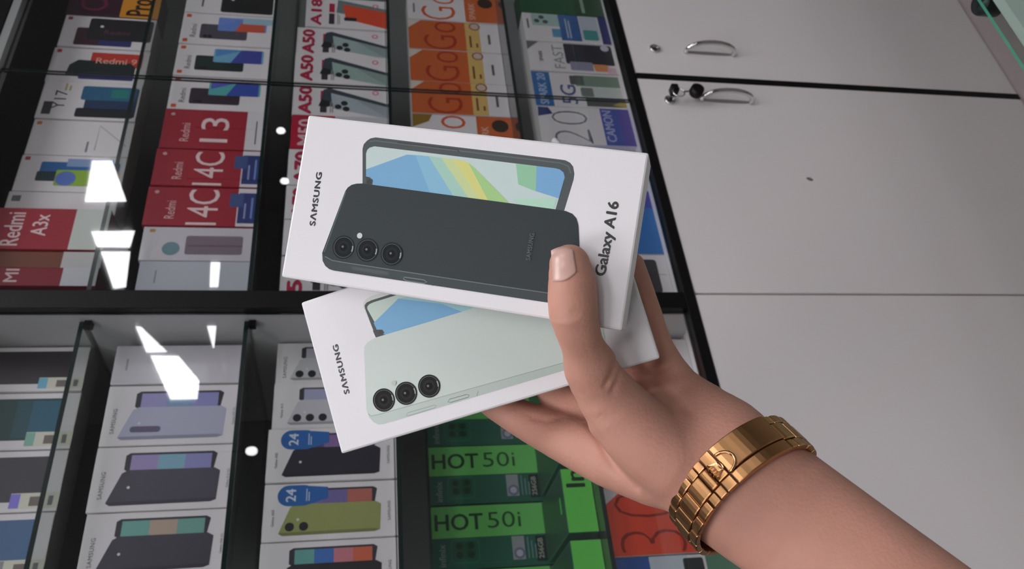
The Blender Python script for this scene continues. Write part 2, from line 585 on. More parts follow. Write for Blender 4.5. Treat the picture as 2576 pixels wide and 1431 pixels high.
# keys left hanging in the lock of the middle door
keys = link('key_bunch', None, None, (1.088, -0.0152, Z - 0.566))
tag(keys, 'bunch of keys with black fob hanging from the cupboard lock', 'keys')
bm = bmesh.new()
bbox(bm, -0.001, 0.001, -0.012, 0.0, -0.004, 0.004)
link('key_blade', mesh_bm('key_blade', bm, CHROME), keys)
bm = bmesh.new()
bbox(bm, -0.009, 0.009, -0.031, -0.012, -0.007, 0.007, 0.003, 3)
link('key_head', mesh_bm('key_head', bm, BLACK, True), keys)
bm = bmesh.new()
tube(bm, [(-0.012 + 0.011 * math.cos(a), -0.028, -0.004 + 0.011 * math.sin(a)) for a in [2 * math.pi * k / 24 for k in range(24)]], 0.0013, 8, True)
link('key_ring', mesh_bm('key_ring', bm, CHROME, True), keys)
bm = bmesh.new()
disc_stack(bm, [(-0.024, 0.006), (-0.025, 0.012), (-0.0135, 0.0135), (-0.009, 0.012), (-0.008, 0.006)], 24, 'y', (0.006, 0, -0.047))
link('fob', mesh_bm('fob', bm, BLACK, True), keys)
bm = bmesh.new()
tube(bm, [(-0.008, -0.027, -0.014), (-0.002, -0.022, -0.024), (0.004, -0.018, -0.036)], 0.0012, 6)
link('fob_cord', mesh_bm('fob_cord', bm, mat((40, 38, 38), 0.6)), keys)

# ------------------------------------------------------------------ glass counter between the camera and the unit
cnt = link('glass_counter', None, None, (0.6, -0.8, 0.0))
tag(cnt, 'low glass-topped shop counter with green glass edge at the picture corner', 'counter')
def npart(name, x0, x1, y0, y1, z0, z1, m, bev=0):
    o = box(name, x0, x1, y0, y1, z0, z1, m, None, bev)
    o.parent = cnt
    o.location = Vector(o.location) - Vector(cnt.location)
    return o
tg = npart('glass_top', -0.9, 2.1, -0.92, -0.552, 0.8115, 0.816, glass_mat('counter_glass', (238, 244, 241), 1.0), 0)
EDGE_G = mat((120, 215, 185), 0.15)
tg.data.materials.append(EDGE_G)
for p in tg.data.polygons:
    if p.area < 0.1:
        p.material_index = 1
npart('front_panel', -0.9, 2.1, -0.572, -0.562, 0.0, 0.8110, mat((205, 204, 202), 0.5))
npart('shelf_board', -0.9, 2.1, -0.92, -0.5725, 0.70, 0.715, mat((190, 192, 190), 0.5))
npart('base', -0.9, 2.1, -0.92, -0.58, 0.001, 0.10, WHITE)
bm = bmesh.new()
disc_stack(bm, [(0.0, 0.011), (0.002, 0.013), (0.020, 0.013), (0.0225, 0.012)], 24, 'z')
link('glass_clamp', mesh_bm('glass_clamp', bm, mat((22, 30, 29), 0.4), True), cnt, Vector((0.668, -0.5485, 0.7885)) - Vector(cnt.location))

# ------------------------------------------------------------------ phone cartons in the case
def shelf_box(name, x0, x1, z, h, label, group, art, body=CARD, y=0.068, t=0.05, gap=0.0012):
    w = x1 - x0 - gap
    o = carton(name, w, h, t, body, ((x0 + x1) / 2, y + random.uniform(-0.002, 0.002), Z + z + 0.0004))
    tag(o, label, 'phone box', group)
    if art:
        f = Fr(w, h)
        art(f)
        f.build(o)
        shift_to_front(o, w)
    return o

GREY_T = (95, 92, 96)
def samsung(screen, back, lenses, top, bottom, badge=None, tilt=True, lens_col=(35, 36, 40), extra=None, pill=False):
    def art(f):
        # phone seen from the front, standing behind
        f.poly((60, 60, 66), (0.60, 0.16), (0.60, 0.76), (0.64, 0.79), (0.86, 0.79), (0.90, 0.76), (0.90, 0.17), (0.86, 0.14))
        for k, c in enumerate(screen):
            n = len(screen)
            a, b = 0.18 + 0.57 * k / n, 0.18 + 0.57 * (k + 1) / n
            f.poly(c, (0.58, a), (0.865, a), (0.865, b), (0.58, b))
        # phone seen from the back, leaning in front
        f.poly(back, (0.10, 0.16), (0.13, 0.12), (0.58, 0.11), (0.63, 0.15), (0.63, 0.76), (0.58, 0.80), (0.13, 0.88), (0.09, 0.85))
        d = tuple(max(0, c * 0.8) for c in back)
        f.poly(d, (0.09, 0.85), (0.10, 0.16), (0.13, 0.12), (0.155, 0.16), (0.145, 0.86), (0.13, 0.88))
        if pill:
            f.rect(lens_col, 0.21, 0.58, 0.31, 0.80, 0.004)
        for k in range(lenses):
            f.disc(lens_col, 0.24, 0.80 - 0.105 * k, 0.0058)
        f.disc((225, 225, 225), 0.36, 0.74, 0.0018)
        if badge:
            f.pic.poly(rrect(0.60 * f.w, 0.62 * f.h, 0.97 * f.w, 0.90 * f.h, 0.014), (40, 105, 175))
            f.poly((40, 105, 175), (0.72, 0.52), (0.92, 0.52), (0.95, 0.66), (0.62, 0.66))
            f.text((215, 228, 240), badge, 0.79, 0.80, lw=0.22, bold=0.036)
            f.bars((190, 215, 235), 0.79, 0.68, 0.22, 0.008, 2)
        f.text(GREY_T, top, 0.40, 0.925, lh=0.026 if len(top) > 8 else 0.03)
        f.text(GREY_T, bottom, 0.45, 0.05, lh=0.022)
        if extra: extra(f)
    return art

def mi_logo(f, col=(225, 95, 45), u=0.90, v=0.94, s=0.05):
    f.rect(col, u - s, v - s * 0.5, u + s, v + s * 0.5, 0.0015)

def two_phones(dark, scr, poly=None, name='Redmi', logo=True):
    def art(f):
        f.rect(dark, 0.18, 0.30, 0.66, 0.80, 0.004)
        f.disc((20, 20, 22), 0.26, 0.74, 0.004)
        f.disc((20, 20, 22), 0.26, 0.69, 0.004)
        f.rect(scr[0], 0.46, 0.10, 0.90, 0.62, 0.003)
        if len(scr) > 1:
            f.poly(scr[1], (0.46, 0.12), (0.90, 0.12), (0.90, 0.34), (0.46, 0.44))
        if len(scr) > 2:
            f.poly(scr[2], (0.90, 0.30), (0.90, 0.60), (0.64, 0.60))
        if poly: poly(f)
        if logo:
            mi_logo(f)
            mi_logo(f, u=0.1)
        f.text(GREY_T, name, 0.42, 0.87, lw=0.42)
    return art

g = 'phone boxes on the top shelf of the right bay'
z = SH_R[0]
def a(f):
    f.rect((225, 150, 40), 0, 0, 1, 0.42)
    f.text((40, 22, 20), 'Pro', 0.36, 0.22, lw=0.55, lh=0.26, bold=0.027)
    f.text((120, 35, 70), 'O', 0.4, 0.72, lw=0.5, lh=0.3)
shelf_box('phone_box', 1.324, 1.412, z, 0.16, 'dark purple phone box with a yellow lower band', g, a, mat((58, 24, 40), 0.4))
def a(f):
    f.rect((70, 40, 50), 0.06, 0.28, 0.62, 0.84, 0.004)
    f.rect((50, 55, 110), 0.06, 0.22, 0.28, 0.58, 0.003)
    f.rect((34, 32, 38), 0.24, 0.02, 0.94, 0.72, 0.005)
    f.text((110, 60, 70), 'Redmi', 0.5, 0.4, rot=-90, lw=0.28)
    f.disc((245, 245, 245), 0.68, 0.58, 0.003)
    mi_logo(f, (150, 60, 60))
shelf_box('phone_box', 1.236, 1.322, z, 0.157, 'white phone box picturing a large dark purple phone', g, a)
def a(f):
    f.rect((205, 60, 45), 0.48, 0.06, 0.90, 0.60)
    f.text((245, 180, 160), 'Redmi 9', 0.66, 0.33, rot=-90, lw=0.42, bold=0.018)
    f.poly((26, 38, 38), (0.12, 0.12), (0.50, 0.12), (0.62, 0.18), (0.66, 0.72), (0.50, 0.80), (0.18, 0.82))
    f.rect((38, 45, 115), 0.10, 0.12, 0.26, 0.68, 0.003)
    mi_logo(f, (190, 50, 60))
shelf_box('phone_box', 1.147, 1.235, z, 0.16, 'white phone box with red panel and dark green phone', g, a)
def a(f):
    f.rect((35, 60, 95), 0.08, 0.02, 0.88, 0.55, 0.004)
    f.rect((45, 105, 140), 0.52, 0.04, 0.90, 0.60, 0.004)
    f.rect((40, 140, 130), 0.60, 0.12, 0.84, 0.30, 0.003)
    f.rect((28, 32, 40), 0.06, 0.04, 0.30, 0.62, 0.004)
    f.text((60, 58, 55), 'Y17', 0.50, 0.80, lw=0.50)
    f.bars((195, 175, 110), 0.85, 0.77, 0.20, 0.02, 2)
    f.rect((45, 45, 50), 0.10, 0.86, 0.44, 0.95)
shelf_box('phone_box', 1.056, 1.146, z, 0.157, 'white phone box with blue phones and a black corner tag', g, a)
def a(f):
    f.line((150, 148, 152), 0.0016, (0.16, 0.34), (0.88, 0.34), (0.30, 0.04))
    f.bars((130, 128, 132), 0.25, 0.42, 0.3, 0.02)
    mi_logo(f, (215, 120, 40))
shelf_box('phone_box', 0.976, 1.055, z, 0.156, 'plain white phone box with one thin outlined numeral', g, a)
def a(f):
    f.rect((40, 105, 165), 0.30, 0.05, 0.82, 0.80, 0.003)
    f.rect((140, 165, 205), 0.70, 0.12, 0.92, 0.56)
    f.rect((24, 55, 60), 0.28, 0.60, 0.55, 0.82, 0.003)
    f.rect((150, 190, 55), 0.16, 0.04, 0.60, 0.64, 0.003)
    f.disc((95, 125, 200), 0.36, 0.54, 0.015)
    f.poly((225, 175, 135), (0.16, 0.04), (0.6, 0.04), (0.2, 0.2))
    mi_logo(f, (185, 60, 70))
shelf_box('phone_box', 0.898, 0.975, z, 0.157, 'white phone box with blue and lime green phone picture', g, a)
def a(f):
    f.rect((110, 110, 112), 0.55, 0.88, 0.82, 0.96, 0.001)
shelf_box('phone_box', 0.852, 0.897, z, 0.159, 'narrow blank white box beside the red box with two lettered lines', g, a)
RED = mat((168, 38, 54), 0.38, coat=0.25)
def a(f):
    f.rect((214, 222, 210), 0, 0, 1, 0.30)
    f.text((240, 215, 212), 'Redmi', 0.48, 0.80, lw=0.80, lh=0.15, bold=0.018)
    f.text((240, 215, 212), 'A3x', 0.58, 0.58, lw=0.52, lh=0.13, bold=0.018)
shelf_box('phone_box', 0.773, 0.851, z, 0.163, 'red phone box with two lines of white lettering', g, a, RED, y=0.05, t=0.06)
def a(f):
    f.rect((205, 205, 200), 0, 0, 1, 0.34)
shelf_box('phone_box', 0.742, 0.772, z, 0.158, 'brown narrow box between the two red boxes on the top shelf', g, a, mat((128, 72, 52), 0.5), y=0.055)
def a(f):
    f.rect((210, 212, 214), 0, 0, 1, 0.30)
    f.text((235, 205, 200), 'MI', 0.55, 0.72, lw=0.7, bold=0.018)
shelf_box('phone_box', 0.708, 0.741, z, 0.158, 'dark red narrow box at the black post', g, a, mat((140, 26, 44), 0.4), y=0.05)

g = 'phone boxes on the second shelf of the right bay'
z = SH_R[1] + 0.0
def a(f):
    f.rect((38, 40, 40), 0.05, 0.05, 0.70, 0.62, 0.005)
    f.disc((230, 230, 230), 0.5, 0.5, 0.003)
    f.bars(GREY_T, 0.45, 0.82, 0.5, 0.02)
shelf_box('phone_box', 1.352, 1.44, z, 0.17, 'white wrapped phone box with glossy black phone, at the frame edge', g, a)
shelf_box('phone_box', 1.262, 1.350, z, 0.17, 'white phone box with blue and orange phone screen', g,
          two_phones((85, 82, 90), [(110, 145, 215), (215, 95, 70), (120, 150, 220)], lambda f: f.rect((165, 200, 215), 0.72, 0.04, 0.92, 0.36), 'Redmi'))
shelf_box('phone_box', 1.178, 1.261, z, 0.17, 'white phone box with dark phone and blue screen, beside the orange-screen box', g,
          two_phones((36, 50, 48), [(120, 185, 215), (70, 80, 165), (90, 150, 205)], None, 'Redmi'))
shelf_box('phone_box', 1.093, 1.177, z, 0.17, 'white phone box with teal and blue screen next to the red boxes', g,
          two_phones((58, 45, 55), [(90, 180, 175), (60, 85, 175), (90, 100, 190)], None, 'Redmi'))
def red_num(num, blue):
    def art(f):
        f.rect((226, 224, 224), 0, 0, 1, 0.20)
        if blue:
            f.rect((52, 62, 120), 0.08, 0.0, 0.88, 0.19)
            f.rect((70, 90, 140), 0.50, 0.15, 0.86, 0.27)
            f.bars((150, 165, 205), 0.4, 0.13, 0.4, 0.016)
            f.bars((120, 150, 205), 0.48, 0.07, 0.55, 0.018, 2)
        else:
            f.bars(GREY_T, 0.45, 0.10, 0.6, 0.012)
        f.text((235, 190, 190), 'Redmi', 0.40, 0.78, lw=0.46, lh=0.085)
        f.text((240, 215, 210), num, 0.48, 0.50, lw=0.62 if len(num) < 3 else 0.92, lh=0.27, bold=0.000)
        f.disc((225, 170, 170), 0.86, 0.92, 0.0035)
    return art
shelf_box('phone_box', 0.999, 1.092, z, 0.17, 'red phone box with a large two-digit number', g, red_num('13', False), RED)
shelf_box('phone_box', 0.917, 0.998, z, 0.172, 'middle one of the three red boxes with large numbers', g, red_num('14C', True), RED)
shelf_box('phone_box', 0.836, 0.916, z, 0.174, 'red phone box beside the crumpled plastic-wrapped box', g, red_num('14C', True), RED)
WRAP = mat((215, 212, 214), 0.18, coat=0.6, bump=0.5, bscale=45)
def a(f):
    f.rect((135, 118, 128), 0.18, 0.12, 0.74, 0.62, 0.004)
    f.rect((105, 90, 98), 0.42, 0.12, 0.46, 0.60)
    f.disc((120, 155, 160), 0.35, 0.74, 0.013)
    mi_logo(f, (205, 150, 90), 0.88, 0.92)
shelf_box('phone_box', 0.769, 0.835, z, 0.17, 'white phone box in crumpled clear plastic wrap', g, a, WRAP)
def a(f):
    f.bars((150, 150, 155), 0.5, 0.85, 0.4, 0.014)
shelf_box('phone_box', 0.709, 0.768, z, 0.166, 'plain pale grey box at the black post', g, a, mat((200, 204, 210), 0.35))

g = 'phone boxes on the third shelf of the right bay'
z = SH_R[2]
CRIM = (190, 38, 75)
def itel(num, body, orange=False):
    def art(f):
        f.text(CRIM, num, 0.48, 0.87, lw=0.86, lh=0.125, bold=0.095)
        f.rect((60, 50, 58), 0.10, 0.64, 0.46, 0.71)
        f.rect(CRIM, 0.50, 0.64, 0.80, 0.71)
        f.bars((150, 148, 150), 0.28, 0.60, 0.36, 0.010, 2)
        if orange:
            f.poly((110, 135, 130), (0.50, 0.62), (0.95, 0.60), (0.72, 0.0), (0.3, 0.0))
            f.poly((232, 82, 48), (0.30, 0.50), (0.80, 0.54), (0.62, 0.0), (0.05, 0.0))
            f.rect((40, 38, 40), 0.24, 0.36, 0.36, 0.52, 0.003)
        else:
            f.poly((58, 72, 80), (0.30, 0.72), (0.84, 0.68), (0.90, 0.62), (0.46, 0.0), (0.10, 0.0), (0.30, 0.5))
            f.poly((28, 34, 36), (0.30, 0.73), (0.52, 0.70), (0.46, 0.60), (0.28, 0.62))
            f.poly(body, (0.24, 0.58), (0.74, 0.60), (0.36, 0.0), (0.0, 0.0), (0.0, 0.04))
            f.poly(tuple(c * 0.9 for c in body), (0.5, 0.30), (0.55, 0.31), (0.36, 0.0), (0.0, 0.0))
            for u, v in ((0.30, 0.52), (0.42, 0.455), (0.24, 0.435)):
                f.disc((34, 42, 44), u, v, 0.0062)
        f.disc((225, 120, 140), 0.80, 0.12, 0.006)
        f.disc((240, 225, 225), 0.80, 0.12, 0.0035)
    return art
shelf_box('phone_box', 1.334, 1.425, z, 0.154, 'white phone box with crimson lettering and bright orange phone', g, itel('A18', (200, 80, 50), True))
shelf_box('phone_box', 1.254, 1.332, z, 0.168, 'white crimson-lettered box with pale green phone beside the orange phone box', g, itel('A50', (165, 185, 180)))
shelf_box('phone_box', 1.174, 1.253, z, 0.168, 'middle of the three white crimson-lettered boxes with tilted pale phones', g, itel('A50', (160, 185, 175)))
shelf_box('phone_box', 1.092, 1.173, z, 0.168, 'white crimson-lettered box with pale bluish phone, cut by the held box edge', g, itel('A50', (175, 188, 192)))
def a(f):
    f.rect((205, 205, 205), 0, 0, 1, 0.55)
    f.text((240, 200, 205), 'M50', 0.48, 0.85, lw=0.75, bold=0.036)
shelf_box('phone_box', 1.008, 1.091, z, 0.167, 'crimson topped phone box peeking out above the held box', g, a, mat((190, 30, 62), 0.4))
for x0, x1, n_, l_ in ((0.925, 1.007, 'A70', 'white box with crimson lettering beside the crimson topped box'),
                       (0.853, 0.924, 'A70', 'white box with crimson lettering, mostly hidden, second after the crimson topped box'),
                       (0.781, 0.852, 'A70', 'white box with crimson lettering, mostly hidden, third after the crimson topped box'),
                       (0.708, 0.780, '5G', 'white box with crimson lettering next to the black post')):
    shelf_box('phone_box', x0, x1, z, 0.168, l_, g, itel(n_, (170, 182, 182)))

g = 'phone boxes on the fourth shelf of the right bay'
z = SH_R[3]
OR = (212, 104, 50)
def spark(white):
    def art(f):
        if not white:
            f.rect(OR, 0, 0.38, 1, 1)
            f.rect((226, 190, 110), 0, 0.22, 1, 0.38)
            f.poly((225, 215, 200), (0.72, 1), (1, 1), (1, 0.86))
            f.text((176, 58, 28), 'Go', 0.50, 0.66, lw=0.98, lh=0.36, bold=-0.012)
            f.bars((130, 90, 46), 0.34, 0.33, 0.40, 0.022)
            f.bars((130, 90, 46), 0.22, 0.26, 0.14, 0.022)
            f.bars((100, 96, 96), 0.45, 0.12, 0.34, 0.026)
            f.disc((150, 95, 75), 0.88, 0.27, 0.0115)
            f.disc((215, 195, 175), 0.88, 0.27, 0.0085)
        else:
            f.rect(OR, 0, 0.0, 1, 0.36)
            f.text((222, 96, 50), 'Go', 0.50, 0.66, lw=0.98, lh=0.38, bold=-0.012)
            f.text((240, 190, 160), 'SPARK', 0.40, 0.28, lw=0.62, bold=0.027)
            f.bars((130, 128, 126), 0.40, 0.93, 0.34, 0.02)
            f.disc((60, 45, 30), 0.74, 0.12, 0.016)
    return art
shelf_box('phone_box', 1.376, 1.462, z, 0.184, 'white phone box with orange lettering and orange band at the frame edge', g, spark(True))
shelf_box('phone_box', 1.287, 1.375, z, 0.184, 'orange lettered phone box beside the white one at the frame edge', g, spark(False))
shelf_box('phone_box', 1.196, 1.286, z, 0.184, 'middle of the three orange phone boxes', g, spark(False))
shelf_box('phone_box', 1.108, 1.195, z, 0.184, 'orange phone box next to the half hidden white and orange box', g, spark(False))
def a(f):
    spark(True)(f)
    f.poly((150, 115, 40), (0.62, 1), (1, 1), (1, 0.80), (0.8, 0.84))
shelf_box('phone_box', 1.018, 1.107, z, 0.184, 'white and orange phone box partly hidden behind the held box', g, a)

g = 'phone boxes on the bottom shelf of the right bay'
z = SH_R[4]
def a(f):
    f.rect((24, 92, 52), 0, 0.35, 1, 1)
    f.bars((150, 180, 150), 0.4, 0.25, 0.6, 0.04)
shelf_box('phone_box', 1.421, 1.51, z, 0.182, 'dark green phone box at the frame edge', g, a, mat((26, 78, 44), 0.4))
def a(f):
    f.rect((175, 205, 195), 0.55, 0.5, 0.98, 0.9, 0.003)
    for u, v in ((0.72, 0.84), (0.86, 0.78), (0.70, 0.74)):
        f.disc((75, 90, 88), u, v, 0.006)
    f.rect((95, 160, 195), 0.16, 0.42, 0.46, 0.68)
    f.rect((62, 105, 165), 0.06, 0.34, 1.0, 0.58)
    f.rect((195, 205, 215), 0.14, 0.12, 0.98, 0.33, 0.003)
    f.rect((70, 160, 150), 0.12, 0.14, 0.48, 0.31, 0.003)
    f.rect((44, 50, 115), 0, 0, 1, 0.10)
    f.bars((190, 205, 225), 0.5, 0.50, 0.7, 0.016, 2)
    f.bars(GREY_T, 0.60, 0.95, 0.34, 0.02)
shelf_box('phone_box', 1.331, 1.420, z, 0.182, 'white phone box with teal phone and blue label', g, a)
def a(f):
    f.rect((50, 50, 62), 0.28, 0.02, 0.98, 0.58, 0.004)
    f.rect((34, 36, 44), 0.30, 0.02, 0.92, 0.34)
    f.rect((150, 150, 168), 0.06, 0.28, 0.36, 0.54, 0.003)
    f.poly((228, 150, 90), (0.06, 0.06), (0.3, 0.12), (0.3, 0.28), (0.06, 0.26))
    f.rect((225, 190, 200), 0.0, 0.02, 0.2, 0.12)
    f.text((150, 150, 152), 'FAST', 0.5, 0.66, lw=0.8, lh=0.12)
    f.text((70, 68, 70), 'SPARK', 0.5, 0.86, lw=0.36, bold=0.036)
    f.disc((205, 205, 215), 0.88, 0.10, 0.009)
    f.poly((110, 115, 115), (0.7, 1), (1, 1), (1, 0.86))
shelf_box('phone_box', 1.242, 1.330, z, 0.183, 'white phone box with pale grey lettering and dark phone', g, a)
def a(f):
    f.rect((48, 112, 180), 0, 0.80, 1, 1)
    f.text((180, 205, 235), 'SPARK 20', 0.5, 0.90, lw=0.9, lh=0.09, bold=0.036)
    f.text((84, 96, 150), '5G', 0.36, 0.62, lw=0.55, lh=0.17, bold=0.018)
    f.rect((125, 150, 130), 0.62, 0.02, 0.95, 0.52)
    f.rect((90, 95, 90), 0.66, 0.42, 0.93, 0.58, 0.003)
    f.rect((205, 215, 205), 0.28, 0.02, 0.60, 0.46)
    f.rect((120, 126, 118), 0.32, 0.34, 0.58, 0.48, 0.003)
    f.rect((88, 92, 82), 0.04, 0.0, 0.26, 0.44)
    f.poly((180, 160, 60), (0.04, 0), (0.24, 0), (0.1, 0.16))
shelf_box('phone_box', 1.144, 1.241, z, 0.183, 'white phone box with a blue top band', g, a)
def a(f):
    f.text((120, 120, 132), '20', 0.46, 0.66, lw=0.86, lh=0.40, bold=-0.028)
    f.rect((70, 92, 175), 0, 0, 1, 0.32)
    f.rect((92, 80, 165), 0, 0, 1, 0.12)
    f.text((180, 185, 225), 'CAMON', 0.52, 0.25, lw=0.84, lh=0.10, bold=0.036)
    f.poly((52, 62, 125), (0.72, 1), (0.98, 0.99), (0.97, 0.88), (0.8, 0.84))
shelf_box('phone_box', 1.044, 1.143, z, 0.183, 'white phone box with a large thin number and blue block', g, a)
def a(f):
    f.rect((40, 120, 190), 0, 0, 1, 0.55)
    f.rect((70, 80, 180), 0.6, 0, 1, 0.55)
shelf_box('phone_box', 0.936, 1.043, z, 0.183, 'blue phone box behind the lower end of the held box', g, a, y=0.08)
def a(f):
    f.rect((38, 118, 192), 0, 0, 1, 0.75)
    f.rect((60, 70, 170), 0.72, 0, 1, 0.75)
shelf_box('phone_box', 0.792, 0.935, z, 0.183, 'bright blue phone box visible between held box and black rail', g, a)
def a(f):
    f.rect((52, 50, 52), 0.05, 0.10, 0.88, 0.62, 0.006)
    f.line(GREY_T, 0.0008, (0.5, 0.03), (0.5, 0.10))
shelf_box('phone_box', 0.708, 0.791, z, 0.183, 'white phone box with black phone behind the fingertip', g, a)

g = 'large boxes on the top shelf of the left bay'
z = SH_L[0]
def big(scr, stick):
    def art(f):
        f.rect(scr[0], 0.16, 0.10, 0.90, 0.98, 0.004)
        if len(scr) > 1:
            f.rect(scr[1], 0.20, 0.10, 0.86, 0.30)
            f.rect(tuple((p + q) / 2 for p, q in zip(*scr)), 0.20, 0.30, 0.86, 0.40)
        f.rect((222, 222, 200), 0.05, 0.0, 0.30, 0.30)
        f.rect(stick, 0.06, 0.24, 0.29, 0.30)
        f.rect((120, 110, 100), 0.09, 0.10, 0.24, 0.18)
        f.bars((120, 120, 122), 0.17, 0.05, 0.15, 0.03)
    return art
shelf_box('tablet_box', 0.558, 0.628, z, 0.19, 'white box with near-black screen beside the partition, top shelf', g, big([(48, 42, 46)], (120, 190, 215)), y=0.085)
shelf_box('tablet_box', 0.474, 0.557, z, 0.19, 'white box with teal green screen on the top shelf', g, big([(14, 66, 58), (38, 98, 120)], (140, 190, 170)), y=0.085)
shelf_box('tablet_box', 0.390, 0.473, z, 0.19, 'white box with charcoal phone and violet price sticker', g, big([(66, 62, 66)], (140, 130, 225)), y=0.085)
shelf_box('tablet_box', 0.305, 0.389, z, 0.19, 'white box with steel blue screen at the picture corner', g, big([(78, 112, 150)], (150, 150, 150)), y=0.085)
shelf_box('tablet_box', 0.22, 0.304, z, 0.19, 'white box with dark grey screen just outside the picture corner', g, big([(70, 76, 82)], (150, 150, 150)), y=0.085)

g = 'white boxes on the second shelf of the left bay'
z = SH_L[1]
def a(f):
    f.bars((160, 160, 165), 0.5, 0.9, 0.3, 0.016)
shelf_box('phone_box', 0.558, 0.620, z, 0.175, 'plain white plastic-wrapped phone box beside the partition', g, a, WRAP)
shelf_box('phone_box', 0.468, 0.557, z, 0.175, 'white phone box with lilac phone and lilac screen', g,
          samsung([(150, 155, 205), (130, 165, 195), (165, 160, 205)], (188, 190, 208), 0, 'SAMSUNG', 'Galaxy A35 5G', None, lens_col=(105, 98, 120), pill=True))
shelf_box('phone_box', 0.379, 0.467, z, 0.175, 'white phone box with charcoal phone and violet screen', g,
          samsung([(150, 150, 200), (140, 185, 200), (170, 155, 200)], (84, 80, 90), 0, 'SAMSUNG', 'Galaxy A16 5G'))
shelf_box('phone_box', 0.296, 0.378, z, 0.172, 'white phone box with charcoal phone and mint green screen', g,
          samsung([(120, 175, 160), (190, 170, 150), (120, 180, 165)], (74, 72, 82), 0, 'SAMSUNG', 'Galaxy A06 5G'))

g = 'white boxes on the third shelf of the left bay'
z = SH_L[2]
shelf_box('phone_box', 0.560, 0.629, z, 0.166, 'white phone box with pale phone, uppermost behind the lower held box', g,
          samsung([(160, 160, 180), (190, 190, 200)], (205, 205, 204), 3, 'SAMSUNG', 'Galaxy A16'), y=0.078)
shelf_box('phone_box', 0.487, 0.559, z, 0.166, 'white phone box with pale phone next to the boxes with blue badges', g,
          samsung([(160, 160, 200), (175, 175, 205)], (205, 205, 208), 3, 'Galaxy A15', 'SAMSUNG'), y=0.075)
shelf_box('phone_box', 0.409, 0.486, z, 0.169, 'white phone box with black phone and round blue badge', g,
          samsung([(110, 110, 175), (140, 110, 160), (80, 75, 120)], (42, 40, 52), 0, 'Galaxy A05', 'SAMSUNG', '24'))
shelf_box('phone_box', 0.331, 0.408, z, 0.169, 'white phone box with olive green phone and round blue badge', g,
          samsung([(190, 110, 95), (120, 110, 165), (130, 120, 175)], (158, 165, 98), 2, 'Galaxy A05', 'SAMSUNG', '24'))
shelf_box('phone_box', 0.253, 0.330, z, 0.169, 'white phone box with multicoloured screen at the lower frame edge', g,
          samsung([(215, 110, 80), (210, 130, 140), (70, 120, 190), (110, 175, 165)], (46, 44, 48), 0, 'Galaxy A05s', 'SAMSUNG'))

g = 'green phone boxes on the fourth shelf of the left bay'
z = SH_L[3]
BRG = (116, 212, 106)
DKG = mat((26, 100, 76), 0.35, coat=0.25)
def hot(f):
    # visible part starts above the flat boxes lying in front
    v0 = 0.19
    S = lambda v: v0 + v * (1 - v0)
    f.rect(BRG, 0, S(0.0), 1, 1)
    f.rect((30, 104, 82), 0, 0, 0.49, 1)
    f.text((18, 70, 34), 'HOT', 0.74, S(0.76), rot=-90, lw=0.34, lh=0.26, bold=0.027)
    f.text((26, 96, 40), '50i', 0.75, S(0.36), rot=-90, lw=0.24, lh=0.26, bold=-0.005)
    f.text((150, 175, 165), 'infinix', 0.22, S(0.92), lw=0.34, bold=0.018)
    f.pic.line(rrect(0.10 * f.w, S(0.60) * f.h, 0.46 * f.w, S(0.84) * f.h, 0.006), 0.0008, (60, 150, 80), closed=True)
    f.rect((22, 92, 58), 0.16, S(0.63), 0.42, S(0.80), 0.005)
    for u, v in ((0.22, 0.67), (0.36, 0.67), (0.22, 0.77), (0.36, 0.77)):
        f.disc((14, 60, 42), u, S(v), 0.005)
    f.line((40, 130, 70), 0.0007, (0.08, S(0.86)), (0.08, S(0.32)))
    f.rect((160, 165, 165), 0.10, S(0.20), 0.47, S(0.31))
    f.disc((120, 125, 150), 0.20, S(0.25), 0.0085)
    f.disc((190, 195, 200), 0.20, S(0.25), 0.005)
    f.bars((105, 140, 140), 0.28, S(0.17), 0.34, 0.012, 3)
    f.rect((18, 40, 40), 0.06, S(0.01), 0.46, S(0.10))
    f.text((170, 180, 160), '256GB', 0.26, S(0.06), lw=0.32, bold=0.036)
for x0, x1, l_ in ((0.505, 0.598, 'dark green phone box half hidden under the lower held box'),
                   (0.411, 0.504, 'bright and dark green phone box directly below the index finger'),
                   (0.316, 0.410, 'bright and dark green phone box beside the box lettered at its end'),
                   (0.221, 0.315, 'bright and dark green phone box cut by the lower picture edge')):
    shelf_box('phone_box', x0, x1, z, 0.21, l_, g, hot, DKG, y=0.192)
GB = mat((58, 186, 52), 0.38)
def flat_box(x0, x1, lab, txt):
    w, h, t = x1 - x0 - 0.009, 0.042, 0.138
    o = carton('flat_phone_box', w, h, t, DKG, ((x0 + x1) / 2, 0.050, Z + z + 0.0004))
    tag(o, lab, 'phone box', 'green boxes lying flat in front of the upright green boxes')
    f = Fr(w, h)
    f.rect((104, 214, 86), 0.005, 0.01, 0.995, 0.99)
    if txt:
        f.text((14, 40, 18), 'In', 0.84, 0.55, lh=0.62, bold=0.036)
    # dark top face printed with a lime mark
    f.build(o)
    shift_to_front(o, w)
    p = Print()
    p.poly([(-w / 2 + 0.002, 0.004), (w / 2 - 0.002, 0.004), (w / 2 - 0.002, t - 0.004), (-w / 2 + 0.002, t - 0.004)], (16, 72, 44))
    p.poly(rrect(-0.012, 0.02, 0.012, 0.028, 0.003), (70, 190, 80))
    p.build('top_print', o)
    for q in o.children:
        if q.name.startswith('top_print'):
            q.rotation_euler = (-math.pi / 2, 0, 0)
            q.location = (0, 0, h)
    return o
for x0, x1, l_, t_ in ((0.513, 0.612, 'green box lying flat behind the hand', False),
                       (0.412, 0.512, 'green box lying flat beside the hand edge', False),
                       (0.313, 0.411, 'green box lying flat with black letters on its end', True),
                       (0.214, 0.312, 'green box lying flat at the lower picture edge', False)):
    flat_box(x0, x1, l_, t_)

